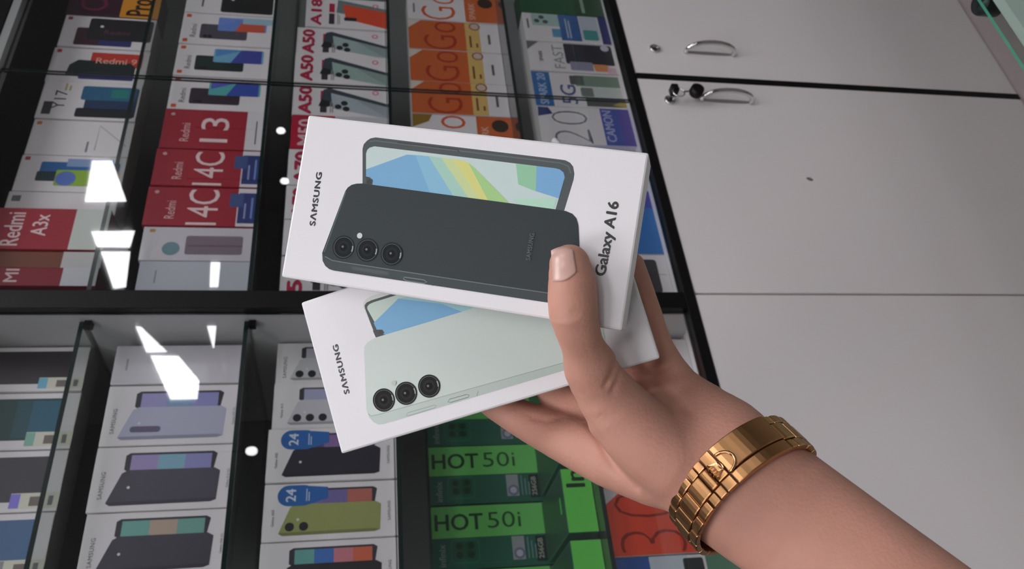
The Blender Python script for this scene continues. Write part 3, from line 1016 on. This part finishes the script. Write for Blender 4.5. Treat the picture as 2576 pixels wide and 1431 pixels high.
g = 'phone boxes on the bottom shelf of the left bay'
z = SH_L[4]
def a(f):
    f.rect((236, 120, 50), 0.0, 0.22, 0.66, 1.0)
    f.rect((235, 215, 205), 0.66, 0.1, 1.0, 1.0)
shelf_box('phone_box', 0.535, 0.624, z, 0.182, 'white phone box with orange block beside the palm', g, a)
shelf_box('phone_box', 0.386, 0.476, z, 0.182, 'white phone box mostly hidden behind the wrist', g, lambda f: f.bars(GREY_T, 0.4, 0.9, 0.4, 0.02))
def a(f):
    f.rect((240, 78, 50), 0, 0.33, 1, 1)
    f.rect((222, 200, 150), 0, 0, 1, 0.33)
    f.poly((220, 215, 215), (0.74, 0.985), (0.985, 0.985), (0.985, 0.86), (0.93, 0.84))
    f.text((150, 34, 22), '30', 0.48, 0.66, lw=0.90, lh=0.52, bold=-0.03)
shelf_box('phone_box', 0.287, 0.385, z, 0.182, 'bright red phone box with a large thin number', g, a)
def a(f):
    f.rect((50, 90, 165), 0.3, 0.72, 1, 1)
    f.rect((205, 215, 222), 0.3, 0.42, 1, 0.72)
    f.rect((44, 50, 52), 0.35, 0.30, 0.95, 0.46, 0.003)
    f.rect((95, 140, 112), 0.0, 0.0, 1.0, 0.28)
shelf_box('phone_box', 0.197, 0.286, z, 0.182, 'blue, white and green phone box under the bright red box', g, a)

# ------------------------------------------------------------------ the two cartons in the hand
def rod(w):
    t = np.linalg.norm(w)
    k = w / t
    K = np.array([[0, -k[2], k[1]], [k[2], 0, -k[0]], [-k[1], k[0], 0]])
    return np.eye(3) + math.sin(t) * K + (1 - math.cos(t)) * K @ K
HL, HW, HT = 0.17, 0.082, 0.026

class Held:
    def __init__(s, wv, t):
        s.R = rod(np.array(wv))
        s.t = np.array(t)
    def local(s, px, py):
        """picture point -> metres on the carton front from its bottom-left corner"""
        ry = np.array([(px - CX) / FPX, (py - CY) / FPX, 1.0])
        n = s.R[:, 2]
        p = ry * (n @ s.t) / (n @ ry) - s.t
        a, b = p @ s.R[:, 0], p @ s.R[:, 1]          # along the length from the top end, across
        return (HW - b, HL - a)
    def L(s, pts):
        return [s.local(*p) for p in pts]
    def make(s, name, label):
        Rw = M @ s.R
        ex, ey, ez = -Rw[:, 1], Rw[:, 2], -Rw[:, 0]
        base = c2w(s.R @ np.array([HL, HW / 2, 0]) + s.t)
        o = carton(name, HW, HL, HT, CARDH, (0, 0, 0), bev=0.0011)
        o.matrix_world = Matrix(((ex[0], ey[0], ez[0], base[0]), (ex[1], ey[1], ez[1], base[1]),
                                 (ex[2], ey[2], ez[2], base[2]), (0, 0, 0, 1)))
        tag(o, label, 'phone box', 'phone boxes held in the hand')
        return o
CARDH = mat((226, 222, 223), 0.40, noise=0.012, nscale=20)
B1 = Held([-0.04931432510381299, 0.20782587353980156, 0.15232090577003263], [-0.10188097304237084, -0.08470937194925825, 0.40696092958865804])
B2 = Held([-0.10006344422207254, 0.16868076176431782, -0.3024598710175336], [-0.111713272905094, 0.009577273956122553, 0.43055934122312006])
Print.STEP = 0.000014

def lens(P, H, px, py, r, dark=(26, 29, 31), rim=(70, 76, 78)):
    u, v = H.local(px, py)
    u2, v2 = H.local(px + r, py)
    rm = math.hypot(u2 - u, v2 - v)
    P.disc(u, v, rm * 1.12, (24, 30, 31), 28, rough=0.6, spec=0.2)
    P.disc(u, v, rm, rim, 28, rough=0.5, spec=0.3)
    P.disc(u, v, rm * 0.93, dark, 28, rough=0.6, spec=0.15)
    P.disc(u, v, rm * 0.62, tuple(c + 8 for c in dark), 24, rough=0.6, spec=0.15)
    P.disc(u, v, rm * 0.36, tuple(c * 0.7 for c in dark), 20, rough=0.6, spec=0.15)
    P.disc(u + rm * 0.05, v + rm * 0.1, rm * 0.12, (92, 98, 100), 10)
    # glint on the rim
    P.line([(u + rm * 0.92 * math.cos(q), v + rm * 0.92 * math.sin(q)) for q in (-1.9, -1.75, -1.6, -1.45, -1.3)], rm * 0.12, (150, 155, 155))

# upper box: charcoal phone
box1 = B1.make('held_phone_box', 'held white box picturing a charcoal phone, thumb resting on it')
P = Print()
P.poly(B1.L([(912, 374), (915, 363), (923, 354), (932, 348), (945, 345.5), (1400, 400), (1422, 403), (1434, 409), (1442, 419), (1445, 437), (1443, 452), (1418, 534), (1380, 530), (912, 470)]), (58, 66, 66))
P.line(B1.L([(930, 356), (945, 354), (1410, 410), (1430, 418), (1436, 436)]), 0.0006, (84, 92, 92))
P.line(B1.L([(1000, 358), (1150, 376), (1156, 383)]), 0.0007, (40, 46, 46))
scr = [(921, 386), (924, 377), (930, 371.5), (942, 368), (1395, 423), (1408, 426), (1418, 434), (1421, 446), (1396, 532), (1360, 528), (921, 470)]
P.poly(B1.L(scr), (192, 208, 204))
P.poly(B1.L([(921, 426), (1023, 389), (1062, 391), (1105, 500), (921, 472)]), (112, 166, 202))
P.poly(B1.L([(1045, 390.5), (1085, 393), (1165, 505), (1085, 492)]), (128, 180, 206))
P.poly(B1.L([(1078, 392.5), (1112, 397), (1200, 508), (1145, 500)]), (160, 200, 182))
P.poly(B1.L([(1110, 396.5), (1140, 400), (1222, 512), (1185, 507)]), (196, 208, 146))
P.poly(B1.L([(1138, 400), (1166, 404), (1178, 409), (1205, 440), (1236, 513), (1214, 510)]), (210, 208, 118))
P.poly(B1.L([(1178, 409), (1196, 424), (1290, 519), (1232, 512)]), (158, 200, 126))
P.poly(B1.L([(1300, 512), (1290, 500), (1400, 498), (1392, 530)]), (176, 214, 190))
P.poly(B1.L([(1298, 412), (1352, 418), (1350, 482), (1304, 464)]), (140, 194, 152))
P.poly(B1.L([(1350, 417.7), (1395, 423), (1408, 426), (1418, 434), (1420.5, 446), (1406, 499), (1348, 481)]), (112, 164, 206))
P.poly(B1.L([(921, 444), (930, 446), (938, 453), (936, 464), (930, 470), (921, 470)]), (42, 48, 48))
P.disc(*B1.local(929, 457), 0.0011, (20, 22, 24))
P.poly(B1.L([(869, 481), (875, 472), (885, 465), (897, 462), (912, 461.5), (1400, 527), (1424, 531), (1440, 538), (1450, 549), (1455, 566), (1461, 690), (1456, 740), (1446, 762), (1425, 768), (840, 680.5), (829, 677), (819, 669), (812, 656), (811, 636)]), (42, 50, 52), rough=0.5, spec=0.3)
P.poly(B1.L([(811, 636), (818, 645), (836, 655), (870, 661), (1193, 710), (1458, 749), (1446, 762), (1425, 768), (840, 680.5), (829, 677), (819, 669), (812, 656)]), (54, 62, 64), rough=0.45, spec=0.3)
P.line(B1.L([(818, 645), (836, 655), (870, 661), (1193, 710), (1440, 746)]), 0.0004, (98, 106, 108))
P.line(B1.L([(871, 482), (816, 634)]), 0.0004, (82, 96, 92))
P.poly(B1.L([(884, 671), (890, 670), (975, 683), (980, 690), (972, 693), (888, 679)]), (50, 57, 59))
P.line(B1.L([(1017, 697), (1066, 704), (1074, 709), (1068, 713), (1022, 706), (1015, 701)]), 0.0004, (112, 118, 118), closed=True)
P.line(B1.L([(1088, 718), (1098, 708)]), 0.0006, (40, 46, 47))
for q in ((865, 622), (925, 629), (986, 639)):
    lens(P, B1, q[0], q[1], 25)
P.disc(*B1.local(906, 593), 0.0014, (205, 208, 206))
P.build('printed_picture', box1, -HW / 2)
def held_text(P, H, txt, p0, p1, capx, col, bold):
    """reads from picture point p0 to p1; capx = letter height in metres"""
    a_, b_ = np.array(H.local(*p0)), np.array(H.local(*p1))
    d = b_ - a_
    P.text(txt, tuple((a_ + b_) / 2), col, float(np.linalg.norm(d)), capx, math.degrees(math.atan2(d[1], d[0])), bold)
P = Print(); P.layer = 2
held_text(P, B1, 'S\u039bMSUNG', (785.5, 567), (803, 434), 0.0031, (30, 28, 32), 0.085)
held_text(P, B1, 'Galaxy A16', (1513, 693), (1548, 508), 0.0064, (28, 26, 30), 0.045)
P.layer = 75
held_text(P, B1, 'SAMSUNG', (1329, 655), (1340, 588), 0.0022, (74, 84, 86), 0.02)
P.build('lettering', box1, -HW / 2)
# lower box: pale green phone
box2 = B2.make('held_phone_box', 'held white box picturing a pale green phone, under the other held box')
P = Print()
P.poly(B2.L([(914, 772), (914, 762), (921, 752), (935, 744), (1420, 595), (1480, 640), (1500, 700), (1440, 720), (946, 850)]), (204, 208, 198))
P.poly(B2.L([(918, 775), (917, 768), (922, 761), (935, 755), (1420, 604), (1470, 640), (1490, 700), (1440, 716), (946, 849)]), (44, 48, 46))
P.poly(B2.L([(924, 777), (924, 771), (929, 765), (940, 760), (1418, 612), (1460, 645), (1480, 700), (1440, 716), (960, 842)]), (190, 206, 192))
P.poly(B2.L([(1002, 751), (940, 812), (952, 838), (972, 842), (1162, 784), (1110, 764)]), (108, 166, 204))
P.poly(B2.L([(1002, 751), (1110, 764), (1162, 784), (1300, 740), (1300, 690)]), (150, 196, 200))
P.poly(B2.L([(938, 832), (950, 829), (962, 829), (967, 836), (962, 845), (946, 850)]), (34, 38, 38))
P.disc(*B2.local(957, 836), 0.0011, (16, 18, 20))
P.poly(B2.L([(916, 884), (917, 871), (925, 860), (945, 849), (1440, 703), (1475, 698), (1495, 712), (1523, 855), (1526, 875), (1518, 897), (1500, 908), (965, 1066), (951, 1067), (940, 1062), (929, 1049), (922, 1030)]), (192, 202, 193), rough=0.35)
P.poly(B2.L([(922, 1030), (926, 1040), (934, 1046), (950, 1043), (1300, 945), (1525, 882), (1518, 897), (1500, 908), (965, 1066), (951, 1067), (940, 1062), (929, 1049)]), (176, 188, 178), rough=0.3)
P.line(B2.L([(926, 1040), (934, 1046), (950, 1043), (1300, 945), (1520, 884)]), 0.0004, (150, 164, 154))
P.line(B2.L([(1026, 1038), (1092, 1019), (1098, 1020), (1094, 1026), (1030, 1045), (1022, 1045)]), 0.0003, (140, 150, 142), closed=True)
P.line(B2.L([(1131, 1004), (1174, 992), (1181, 994), (1178, 999), (1134, 1012), (1127, 1011)]), 0.0003, (98, 108, 102), closed=True)
P.line(B2.L([(1200, 996), (1203, 984)]), 0.0006, (150, 162, 152))
for q in ((966, 1006), (1022, 989), (1080, 971)):
    lens(P, B2, q[0], q[1], 25, (36, 34, 34), (88, 86, 86))
P.disc(*B2.local(991, 963), 0.0013, (180, 190, 182))
P.build('printed_picture', box2, -HW / 2)
P = Print(); P.layer = 2
held_text(P, B2, 'S\u039bMSUNG', (873, 990), (843, 868), 0.0031, (30, 28, 32), 0.085)
P.build('lettering', box2, -HW / 2)

# ------------------------------------------------------------------ hand and forearm: one continuous surface
def cp(px, py, d):
    """picture point at distance d (mm) -> camera frame, mm"""
    return np.array([(px - CX) / FPX * d, (py - CY) / FPX * d, d])
#HAND-BEGIN
CH = []   # (points [(px,py,depth,r)], blend)
thumb = [(1433, 666, 366.5, 9.2), (1440, 718, 364.5, 10.9), (1442, 785, 363.5, 11.0), (1463, 862, 370, 9.7), (1487, 925, 378, 11.5)]
thenar = [(1487, 925, 378, 11.5), (1528, 1000, 385, 15.0), (1592, 1078, 387, 18.0), (1690, 1160, 384, 18.0), (1790, 1200, 384, 17.0)]
index = [(1640, 1195, 396, 14.5), (1535, 1150, 408, 15.0), (1448, 1112, 420, 13.5), (1376, 1082, 432, 11.6), (1304, 1048, 442, 9.8), (1212, 988, 446, 8.6), (1120, 905, 446, 7.6), (1075, 850, 446, 6.8)]
middle = [(1660, 1130, 404, 15.0), (1560, 1060, 420, 14.0), (1475, 1030, 432, 12.0), (1395, 985, 445, 9.6), (1350, 880, 449, 8.8), (1310, 770, 449, 8.2), (1280, 700, 449, 7.0)]
ring = [(1720, 1090, 402, 15.0), (1640, 1000, 418, 13.0), (1590, 930, 434, 10.0), (1540, 810, 443, 8.6), (1500, 690, 443, 8.0), (1480, 620, 443, 7.0)]
pinky = [(1830, 1085, 392, 15.5), (1770, 1030, 402, 13.5), (1706, 975, 415, 11.5), (1655, 880, 428, 8.8), (1627, 790, 433, 8.0), (1603, 715, 434, 7.6), (1590, 668, 434, 6.8)]
palm = [(1680, 1040, 406, 14.5), (1745, 1090, 397, 17.5), (1800, 1140, 389, 18.5), (1860, 1190, 383, 18.5)]
WC = (1864, 1220, 380)
wr_c = [(1780, 1150, 388, 17.5), (1864, 1218, 380, 20.5), (2000, 1318, 371, 20.0), (2200, 1462, 356, 19.5), (2480, 1664, 338, 19.5)]
wr_u = [(1830, 1105, 390, 16.5), (1905, 1160, 380, 18.2), (2047, 1253, 371, 16.2), (2247, 1397, 356, 15.3), (2527, 1599, 338, 14.6)]
wr_r = [(1735, 1215, 390, 16.0), (1822, 1278, 380, 18.4), (1953, 1380, 371, 16.6), (2153, 1527, 356, 15.8), (2433, 1729, 338, 15.0)]
HAND = [(thumb, 3.0), (thenar, 5.0), (index, 4.0), (middle, 4.0), (ring, 4.0), (pinky, 4.0), (palm, 9.0), (wr_c, 9.0), (wr_u, 9.0), (wr_r, 9.0)]
CREASES = [  # (picture polyline, depth range, amplitude mm, width px)
    ([(1395, 800), (1420, 803), (1450, 795)], (340, 366), 0.45, 6),
    ([(1398, 785), (1425, 790), (1450, 784)], (340, 366), 0.45, 6),
    ([(1545, 905), (1542, 935), (1522, 968)], (350, 384), 1.3, 7),
    ([(1562, 912), (1556, 945), (1540, 985)], (350, 384), 0.9, 7),
    ([(1600, 930), (1661, 968), (1705, 1002), (1735, 1035)], (350, 412), 0.9, 12),
    ([(1436, 1003), (1468, 1050), (1503, 1096), (1545, 1172), (1600, 1226)], (360, 412), 1.2, 9),
    ([(1655, 742), (1640, 752), (1625, 750)], (410, 430), 0.5, 5),
    ([(1340, 1050), (1375, 1060), (1412, 1050)], (400, 432), 0.7, 7),
    ([(1690, 915), (1665, 930), (1640, 935)], (395, 425), 0.6, 6),
]
def seg_sdf(P, a, ra, b, rb):
    ab = b - a
    h = np.clip(((P - a) @ ab) / (ab @ ab), 0, 1)
    d = P - a - h[:, None] * ab
    return np.sqrt((d * d).sum(1)) - (ra + (rb - ra) * h)
def smin(a, b, k):
    h = np.clip(0.5 + 0.5 * (b - a) / k, 0, 1)
    return b + (a - b) * h - k * h * (1 - h)
def spline(pts, n=3):
    """Catmull-Rom through (px,py,depth,r)"""
    q = np.array(pts, float)
    e = np.vstack([2 * q[0] - q[1], q, 2 * q[-1] - q[-2]])
    out = []
    for i in range(len(q) - 1):
        p0, p1, p2, p3 = e[i:i + 4]
        for k in range(n):
            t = k / n
            out.append(0.5 * (2 * p1 + (p2 - p0) * t + (2 * p0 - 5 * p1 + 4 * p2 - p3) * t * t + (3 * p1 - p0 - 3 * p2 + p3) * t ** 3))
    out.append(q[-1])
    return out
def hand_sdf(P):
    tot = None
    for pts, k in HAND:
        s = [(cp(*p[:3]), p[3]) for p in spline(pts, 2)]
        q_ = np.array([p for p, r in s])
        rm = max(r for p, r in s) + 11
        m = ((P > q_.min(0) - rm) & (P < q_.max(0) + rm)).all(1)
        c = np.full(len(P), 25.0)
        Pm = P[m]
        if len(Pm):
            cm = None
            for (p, rp), (q, rq) in zip(s, s[1:]):
                d = seg_sdf(Pm, p, rp, q, rq)
                cm = d if cm is None else np.minimum(cm, d)
            c[m] = np.minimum(cm, 25.0)
        tot = c if tot is None else smin(tot, c, k)
    px = P[:, 0] / P[:, 2] * FPX + CX
    py = P[:, 1] / P[:, 2] * FPX + CY
    near = np.abs(tot) < 6
    if near.any():
        ii = np.where(near)[0]
        for line, (d0, d1), amp, wd in CREASES:
            x, y, zz = px[ii], py[ii], P[ii, 2]
            best = np.full(len(ii), 1e9)
            for (x0, y0), (x1, y1) in zip(line, line[1:]):
                dx, dy = x1 - x0, y1 - y0
                h = np.clip(((x - x0) * dx + (y - y0) * dy) / (dx * dx + dy * dy), 0, 1)
                best = np.minimum(best, (x - x0 - h * dx) ** 2 + (y - y0 - h * dy) ** 2)
            tot[ii] += amp * np.exp(-best / wd ** 2) * ((zz > d0) & (zz < d1))
    return tot

def surface_nets(lo, hi, res):
    n = np.ceil((hi - lo) / res).astype(int) + 1
    gx, gy, gz = [lo[i] + res * np.arange(n[i]) for i in range(3)]
    G = np.empty(n, np.float32)
    Y_, Z_ = np.meshgrid(gy, gz, indexing='ij')
    for i in range(0, n[0], 8):
        xs = gx[i:i + 8]
        P = np.stack([np.repeat(xs, Y_.size), np.tile(Y_.ravel(), len(xs)), np.tile(Z_.ravel(), len(xs))], 1)
        G[i:i + 8] = hand_sdf(P).reshape(len(xs), n[1], n[2])
    S = G < 0
    C = np.zeros(n - 1, int)
    for dx in (0, 1):
        for dy in (0, 1):
            for dz in (0, 1):
                C += S[dx:n[0] - 1 + dx, dy:n[1] - 1 + dy, dz:n[2] - 1 + dz]
    act = (C > 0) & (C < 8)
    idx = -np.ones(n - 1, int)
    cells = np.argwhere(act)
    idx[act] = np.arange(len(cells))
    acc = np.zeros((len(cells), 3)); cnt_ = np.zeros(len(cells))
    corners = [np.array(c) for c in np.ndindex(2, 2, 2)]
    for c0 in corners:
        for ax in range(3):
            if c0[ax]: continue
            c1 = c0.copy(); c1[ax] = 1
            A = G[tuple((cells + c0).T)]; B = G[tuple((cells + c1).T)]
            m = (A < 0) != (B < 0)
            t = A[m] / (A[m] - B[m])
            q = np.tile(c0.astype(float), (m.sum(), 1)); q[:, ax] = t
            acc[m] += q; cnt_[m] += 1
    V = lo + res * (cells + acc / cnt_[:, None])
    F = []
    for ax in range(3):
        b, c = (ax + 1) % 3, (ax + 2) % 3
        sl0 = [slice(None)] * 3; sl1 = [slice(None)] * 3
        sl0[ax] = slice(0, n[ax] - 1); sl1[ax] = slice(1, n[ax])
        s0, s1 = S[tuple(sl0)], S[tuple(sl1)]
        E_ = np.argwhere(s0 != s1)
        E_ = E_[(E_[:, b] > 0) & (E_[:, c] > 0) & (E_[:, b] < n[b] - 1) & (E_[:, c] < n[c] - 1)]
        fl = s0[tuple(E_.T)]
        def at(db, dc):
            q = E_.copy(); q[:, b] += db; q[:, c] += dc
            return idx[tuple(q.T)]
        quad = np.stack([at(-1, -1), at(0, -1), at(0, 0), at(-1, 0)], 1)
        quad[~fl] = quad[~fl][:, ::-1]
        F.append(quad)
    return V, np.vstack(F)
allp = np.array([cp(*p[:3]) for pts, k in HAND for p in pts])
lo, hi = allp.min(0) - 24, allp.max(0) + 24
V, F = surface_nets(lo, hi, 1.15)
#HAND-END
wrist = c2w(cp(1864, 1220, 380) / 1000.0)
SKIN = mat((190, 138, 120), 0.55, noise=0.12, nscale=60, bump=0.18, bscale=520, sss=0.12, spec=0.35, name='skin')
me = bpy.data.meshes.new('person')
me.from_pydata((c2w(V / 1000.0) - wrist).tolist(), [], F.tolist())
me.polygons.foreach_set('use_smooth', [True] * len(me.polygons))
me.materials.append(SKIN)
me.update()
person = link('person', me, None, wrist)
tag(person, 'bare left forearm and hand gripping two white phone boxes, thumb in front', 'person')

# thumbnail laid on the thumb surface
def on_skin(px, py, lift):
    ry = np.stack([(px - CX) / FPX, (py - CY) / FPX, np.ones_like(px)], 1)
    ln = np.linalg.norm(ry, axis=1)
    ry /= ln[:, None]
    t = np.full(len(px), 335.0)
    for _ in range(60):
        t = np.minimum(t + 0.8 * hand_sdf(ry * t[:, None]), 366.0)
    return ry * (t - lift)[:, None]
def nail_patch(outline, n=12):
    """outline: 4 corners TL, TR, BR, BL in picture points with bulging ends"""
    tl, tr, br, bl = [np.array(p, float) for p in outline]
    px, py = [], []
    for i in range(n + 1):
        s_ = i / n
        for j in range(n + 1):
            q = j / n
            top = tl + (tr - tl) * q + np.array([0, -9]) * math.sin(math.pi * q)
            bot = bl + (br - bl) * q + np.array([2, 9]) * math.sin(math.pi * q)
            p = top + (bot - top) * s_
            px.append(p[0]); py.append(p[1])
    return np.array(px), np.array(py), n
px_, py_, n_ = nail_patch([(1386, 630), (1442, 628), (1451, 684), (1390, 708)])
out_ = on_skin(px_, py_, 0.38)
inn_ = on_skin(px_, py_, -0.8)
vv = (c2w(np.vstack([out_, inn_]) / 1000.0) - wrist).tolist()
K = (n_ + 1) ** 2
ff = []
for i in range(n_):
    for j in range(n_):
        q = [i * (n_ + 1) + j, i * (n_ + 1) + j + 1, (i + 1) * (n_ + 1) + j + 1, (i + 1) * (n_ + 1) + j]
        ff.append(q[::-1])
for i in range(n_):
    for A, B in (((0, i), (0, i + 1)), ((n_, i + 1), (n_, i)), ((i + 1, 0), (i, 0)), ((i, n_), (i + 1, n_))):
        a_, b_ = A[0] * (n_ + 1) + A[1], B[0] * (n_ + 1) + B[1]
        ff.append([a_, b_, b_ + K, a_ + K])
me = bpy.data.meshes.new('thumbnail')
me.from_pydata(vv, [], ff)
me.polygons.foreach_set('use_smooth', [True] * len(me.polygons))
me.materials.append(mat((198, 158, 146), 0.32, spec=0.5, name='nail'))
nail = link('thumbnail', me, person)
nail['label'] = 'short pale thumbnail'

# ------------------------------------------------------------------ gold bracelet watch, clasp on the inside of the wrist
GOLD = mat((184, 136, 92), 0.30, metal=1.0, noise=0.05, nscale=60, name='brushed_gold')
GOLD_D = mat((206, 156, 110), 0.20, metal=1.0, name='polished_gold')
TH = math.radians(43)
u_ = np.array([0.75, -0.66, 0.0]); u_ /= np.linalg.norm(u_)
w0_ = np.array([0.66, 0.75, 0.0]); w0_ /= np.linalg.norm(w0_)          # towards the elbow in the picture
v_ = math.cos(TH) * np.array([0, 0, -1.0]) - math.sin(TH) * w0_         # out of the wrist, towards the camera
ax_ = np.cross(u_, v_)
if ax_ @ w0_ < 0: ax_ = -ax_
RC = cp(1868, 1222, 379)
RA, RB = 33.0, 27.2
watch = link('wristwatch', None, None, c2w(RC / 1000.0))
tag(watch, 'gold bracelet wristwatch with folding clasp worn on the wrist', 'watch')
def ring_pt(phi, s, off):
    """phi round the wrist, s mm along the arm, off mm outwards"""
    c, sn = math.cos(phi), math.sin(phi)
    nrm = np.array([c / RA, sn / RB]); nrm /= np.linalg.norm(nrm)
    p = RC + u_ * (RA * c + nrm[0] * off) + v_ * (RB * sn + nrm[1] * off) + ax_ * s
    return c2w(p / 1000.0) - c2w(RC / 1000.0)
def arc_part(name, p0, p1, s0, s1, o0, o1, m, parent=None, seg=4, bev=0.0005, crown=0.0):
    bm = bmesh.new()
    g_ = []
    for i in range(seg + 1):
        ph = math.radians(p0 + (p1 - p0) * i / seg)
        bul = crown * math.sin(math.pi * i / seg)
        g_.append([bm.verts.new(ring_pt(ph, s, o + (bul if o == o1 else 0))) for s, o in ((s0, o0), (s1, o0), (s1, o1), (s0, o1))])
    for A, B in zip(g_, g_[1:]):
        for k in range(4):
            bm.faces.new((A[k], A[(k + 1) % 4], B[(k + 1) % 4], B[k]))
    bm.faces.new(g_[0][::-1]); bm.faces.new(g_[-1])
    bmesh.ops.recalc_face_normals(bm, faces=bm.faces)
    if bev:
        es = [e for e in bm.edges if e.calc_face_angle(0) > 0.9]
        bmesh.ops.bevel(bm, geom=es, offset=bev, segments=2, affect='EDGES', profile=0.5)
    me = mesh_bm(name, bm, m)
    return link(name, me, parent or watch)
HB = 10.2     # half width of the bracelet
clasp = arc_part('clasp', 41, 92.6, -HB, 4.3, 0.2, 3.3, GOLD, seg=12)
arc_part('clasp_rail', 41.5, 92.6, 4.65, HB + 0.3, 0.2, 2.9, GOLD, seg=12)
arc_part('clasp_cover', 93.3, 102.4, -HB, 4.4, 0.2, 3.3, GOLD, seg=5)
arc_part('clasp_cover', 93.3, 102.4, 4.7, HB, 0.2, 3.0, GOLD, seg=5)
arc_part('fold_block', 103.2, 111.0, -4.9, 4.9, 0.2, 3.0, GOLD, seg=4, bev=0.0009, crown=0.6)
arc_part('fold_block', 103.2, 110.0, -HB + 0.2, -5.2, 0.2, 2.8, GOLD, seg=4)
arc_part('fold_block', 103.2, 110.0, 5.2, HB - 0.2, 0.2, 2.8, GOLD, seg=4)
# half-round finger notch rim on the clasp
bm = bmesh.new()
tube(bm, [ring_pt(math.radians(92.0 - 9.5 * math.sin(t)), -0.6 + 5.0 * -math.cos(t), 3.4) for t in [math.pi * k / 14 for k in range(15)]], 0.00075, 8)
link('notch_rim', mesh_bm('notch_rim', bm, GOLD_D, True), clasp)
# raised crown emblem: five points with balls over an oval base
bm = bmesh.new()
cphi, cs = 97.6, -0.6
def crown_pt(a, b, off):   # a across the points, b from base to tips (tips towards the clasp end)
    return ring_pt(math.radians(cphi + b * 2.1), cs + a * 1.2, 3.3 + off)
prof = [(-1.6, -1.6), (1.6, -1.6), (3.0, 1.4), (1.55, -0.1), (1.5, 2.0), (0.6, 0.1), (0.0, 2.4), (-0.6, 0.1), (-1.5, 2.0), (-1.55, -0.1), (-3.0, 1.4)]
lo_ = [bm.verts.new(crown_pt(a, b, -0.1)) for a, b in prof]
hi_ = [bm.verts.new(crown_pt(a, b, 0.75)) for a, b in prof]
bm.faces.new(hi_); bm.faces.new(lo_[::-1])
for k in range(len(prof)):
    j = (k + 1) % len(prof)
    bm.faces.new((lo_[k], lo_[j], hi_[j], hi_[k]))
for a, b in ((3.0, 1.6), (1.5, 2.2), (0, 2.6), (-1.5, 2.2), (-3.0, 1.6)):
    bmesh.ops.create_icosphere(bm, subdivisions=1, radius=0.00055, matrix=Matrix.Translation(Vector(crown_pt(a, b, 0.6))))
tube(bm, [crown_pt(1.7 * math.cos(t), -1.7 + 0.6 * math.sin(t), 0.6) for t in [2 * math.pi * k / 14 for k in range(14)]], 0.0004, 6, True)
bmesh.ops.recalc_face_normals(bm, faces=bm.faces)
link('crown_emblem', mesh_bm('crown_emblem', bm, GOLD_D), watch)
# three-piece links
PITCH = 15.5
def links(start, stop):
    ph, sg = start, 1 if stop > start else -1
    k = 0
    while (stop - ph) * sg > 1:
        a_, b_ = ph, ph + sg * (PITCH - 0.8)
        lo_p, hi_p = min(a_, b_), max(a_, b_)
        arc_part('centre_link', lo_p, hi_p, -4.9, 4.9, 0.0, 2.7, GOLD, seg=4, bev=0.0006, crown=0.45)
        h = PITCH / 2 * sg
        lo2, hi2 = min(a_ + h, b_ + h), max(a_ + h, b_ + h)
        arc_part('outer_link', lo2, hi2, -HB + 0.2, -5.2, 0.0, 2.5, GOLD, seg=4, bev=0.0006, crown=0.4)
        arc_part('outer_link', lo2, hi2, 5.2, HB - 0.2, 0.0, 2.5, GOLD, seg=4, bev=0.0006, crown=0.4)
        # polished pin strips seen in the gaps between links
        gp = b_ + sg * 0.4
        arc_part('link_pin', gp - 1.6, gp + 1.6, -4.7, 4.7, -0.2, 1.9, GOLD_D, seg=2, bev=0)
        arc_part('link_pin', gp + h - 1.6, gp + h + 1.6, -HB + 0.5, -5.4, -0.2, 1.8, GOLD_D, seg=2, bev=0)
        arc_part('link_pin', gp + h - 1.6, gp + h + 1.6, 5.4, HB - 0.5, -0.2, 1.8, GOLD_D, seg=2, bev=0)
        ph += sg * PITCH
        k += 1
links(111.8, 232)
links(40.2, -52)
# first pieces beside the clasp where the outer links start half a pitch in
arc_part('outer_link', 110.8, 111.4 + PITCH / 2 - 1, -HB + 0.2, -5.2, 0.0, 2.5, GOLD, seg=2)
arc_part('outer_link', 110.8, 111.4 + PITCH / 2 - 1, 5.2, HB - 0.2, 0.0, 2.5, GOLD, seg=2)
arc_part('outer_link', 40.2 - PITCH / 2 + 1, 40.2, -HB + 0.2, -5.2, 0.0, 2.5, GOLD, seg=2)
arc_part('outer_link', 40.2 - PITCH / 2 + 1, 40.2, 5.2, HB - 0.2, 0.0, 2.5, GOLD, seg=2)
# watch head on the far side of the wrist
bm = bmesh.new()
disc_stack(bm, [(0, 0.017), (0.001, 0.019), (0.007, 0.0198), (0.0095, 0.018), (0.0098, 0.0165)], 40, 'z')
head = link('case', mesh_bm('case', bm, GOLD, True), watch)
bm = bmesh.new()
disc_stack(bm, [(0.0, 0.0158), (0.0006, 0.0158)], 40, 'z')
dial = link('dial', mesh_bm('dial', bm, mat((40, 48, 44), 0.2)), head, (0, 0, 0.0097))
hv = M @ (-v_)
hu = M @ u_
ha = np.cross(hv, hu)
p0 = ring_pt(math.radians(270), 0, 0.0)
head.matrix_local = Matrix(((hu[0], ha[0], hv[0], p0[0]), (hu[1], ha[1], hv[1], p0[1]), (hu[2], ha[2], hv[2], p0[2]), (0, 0, 0, 1)))
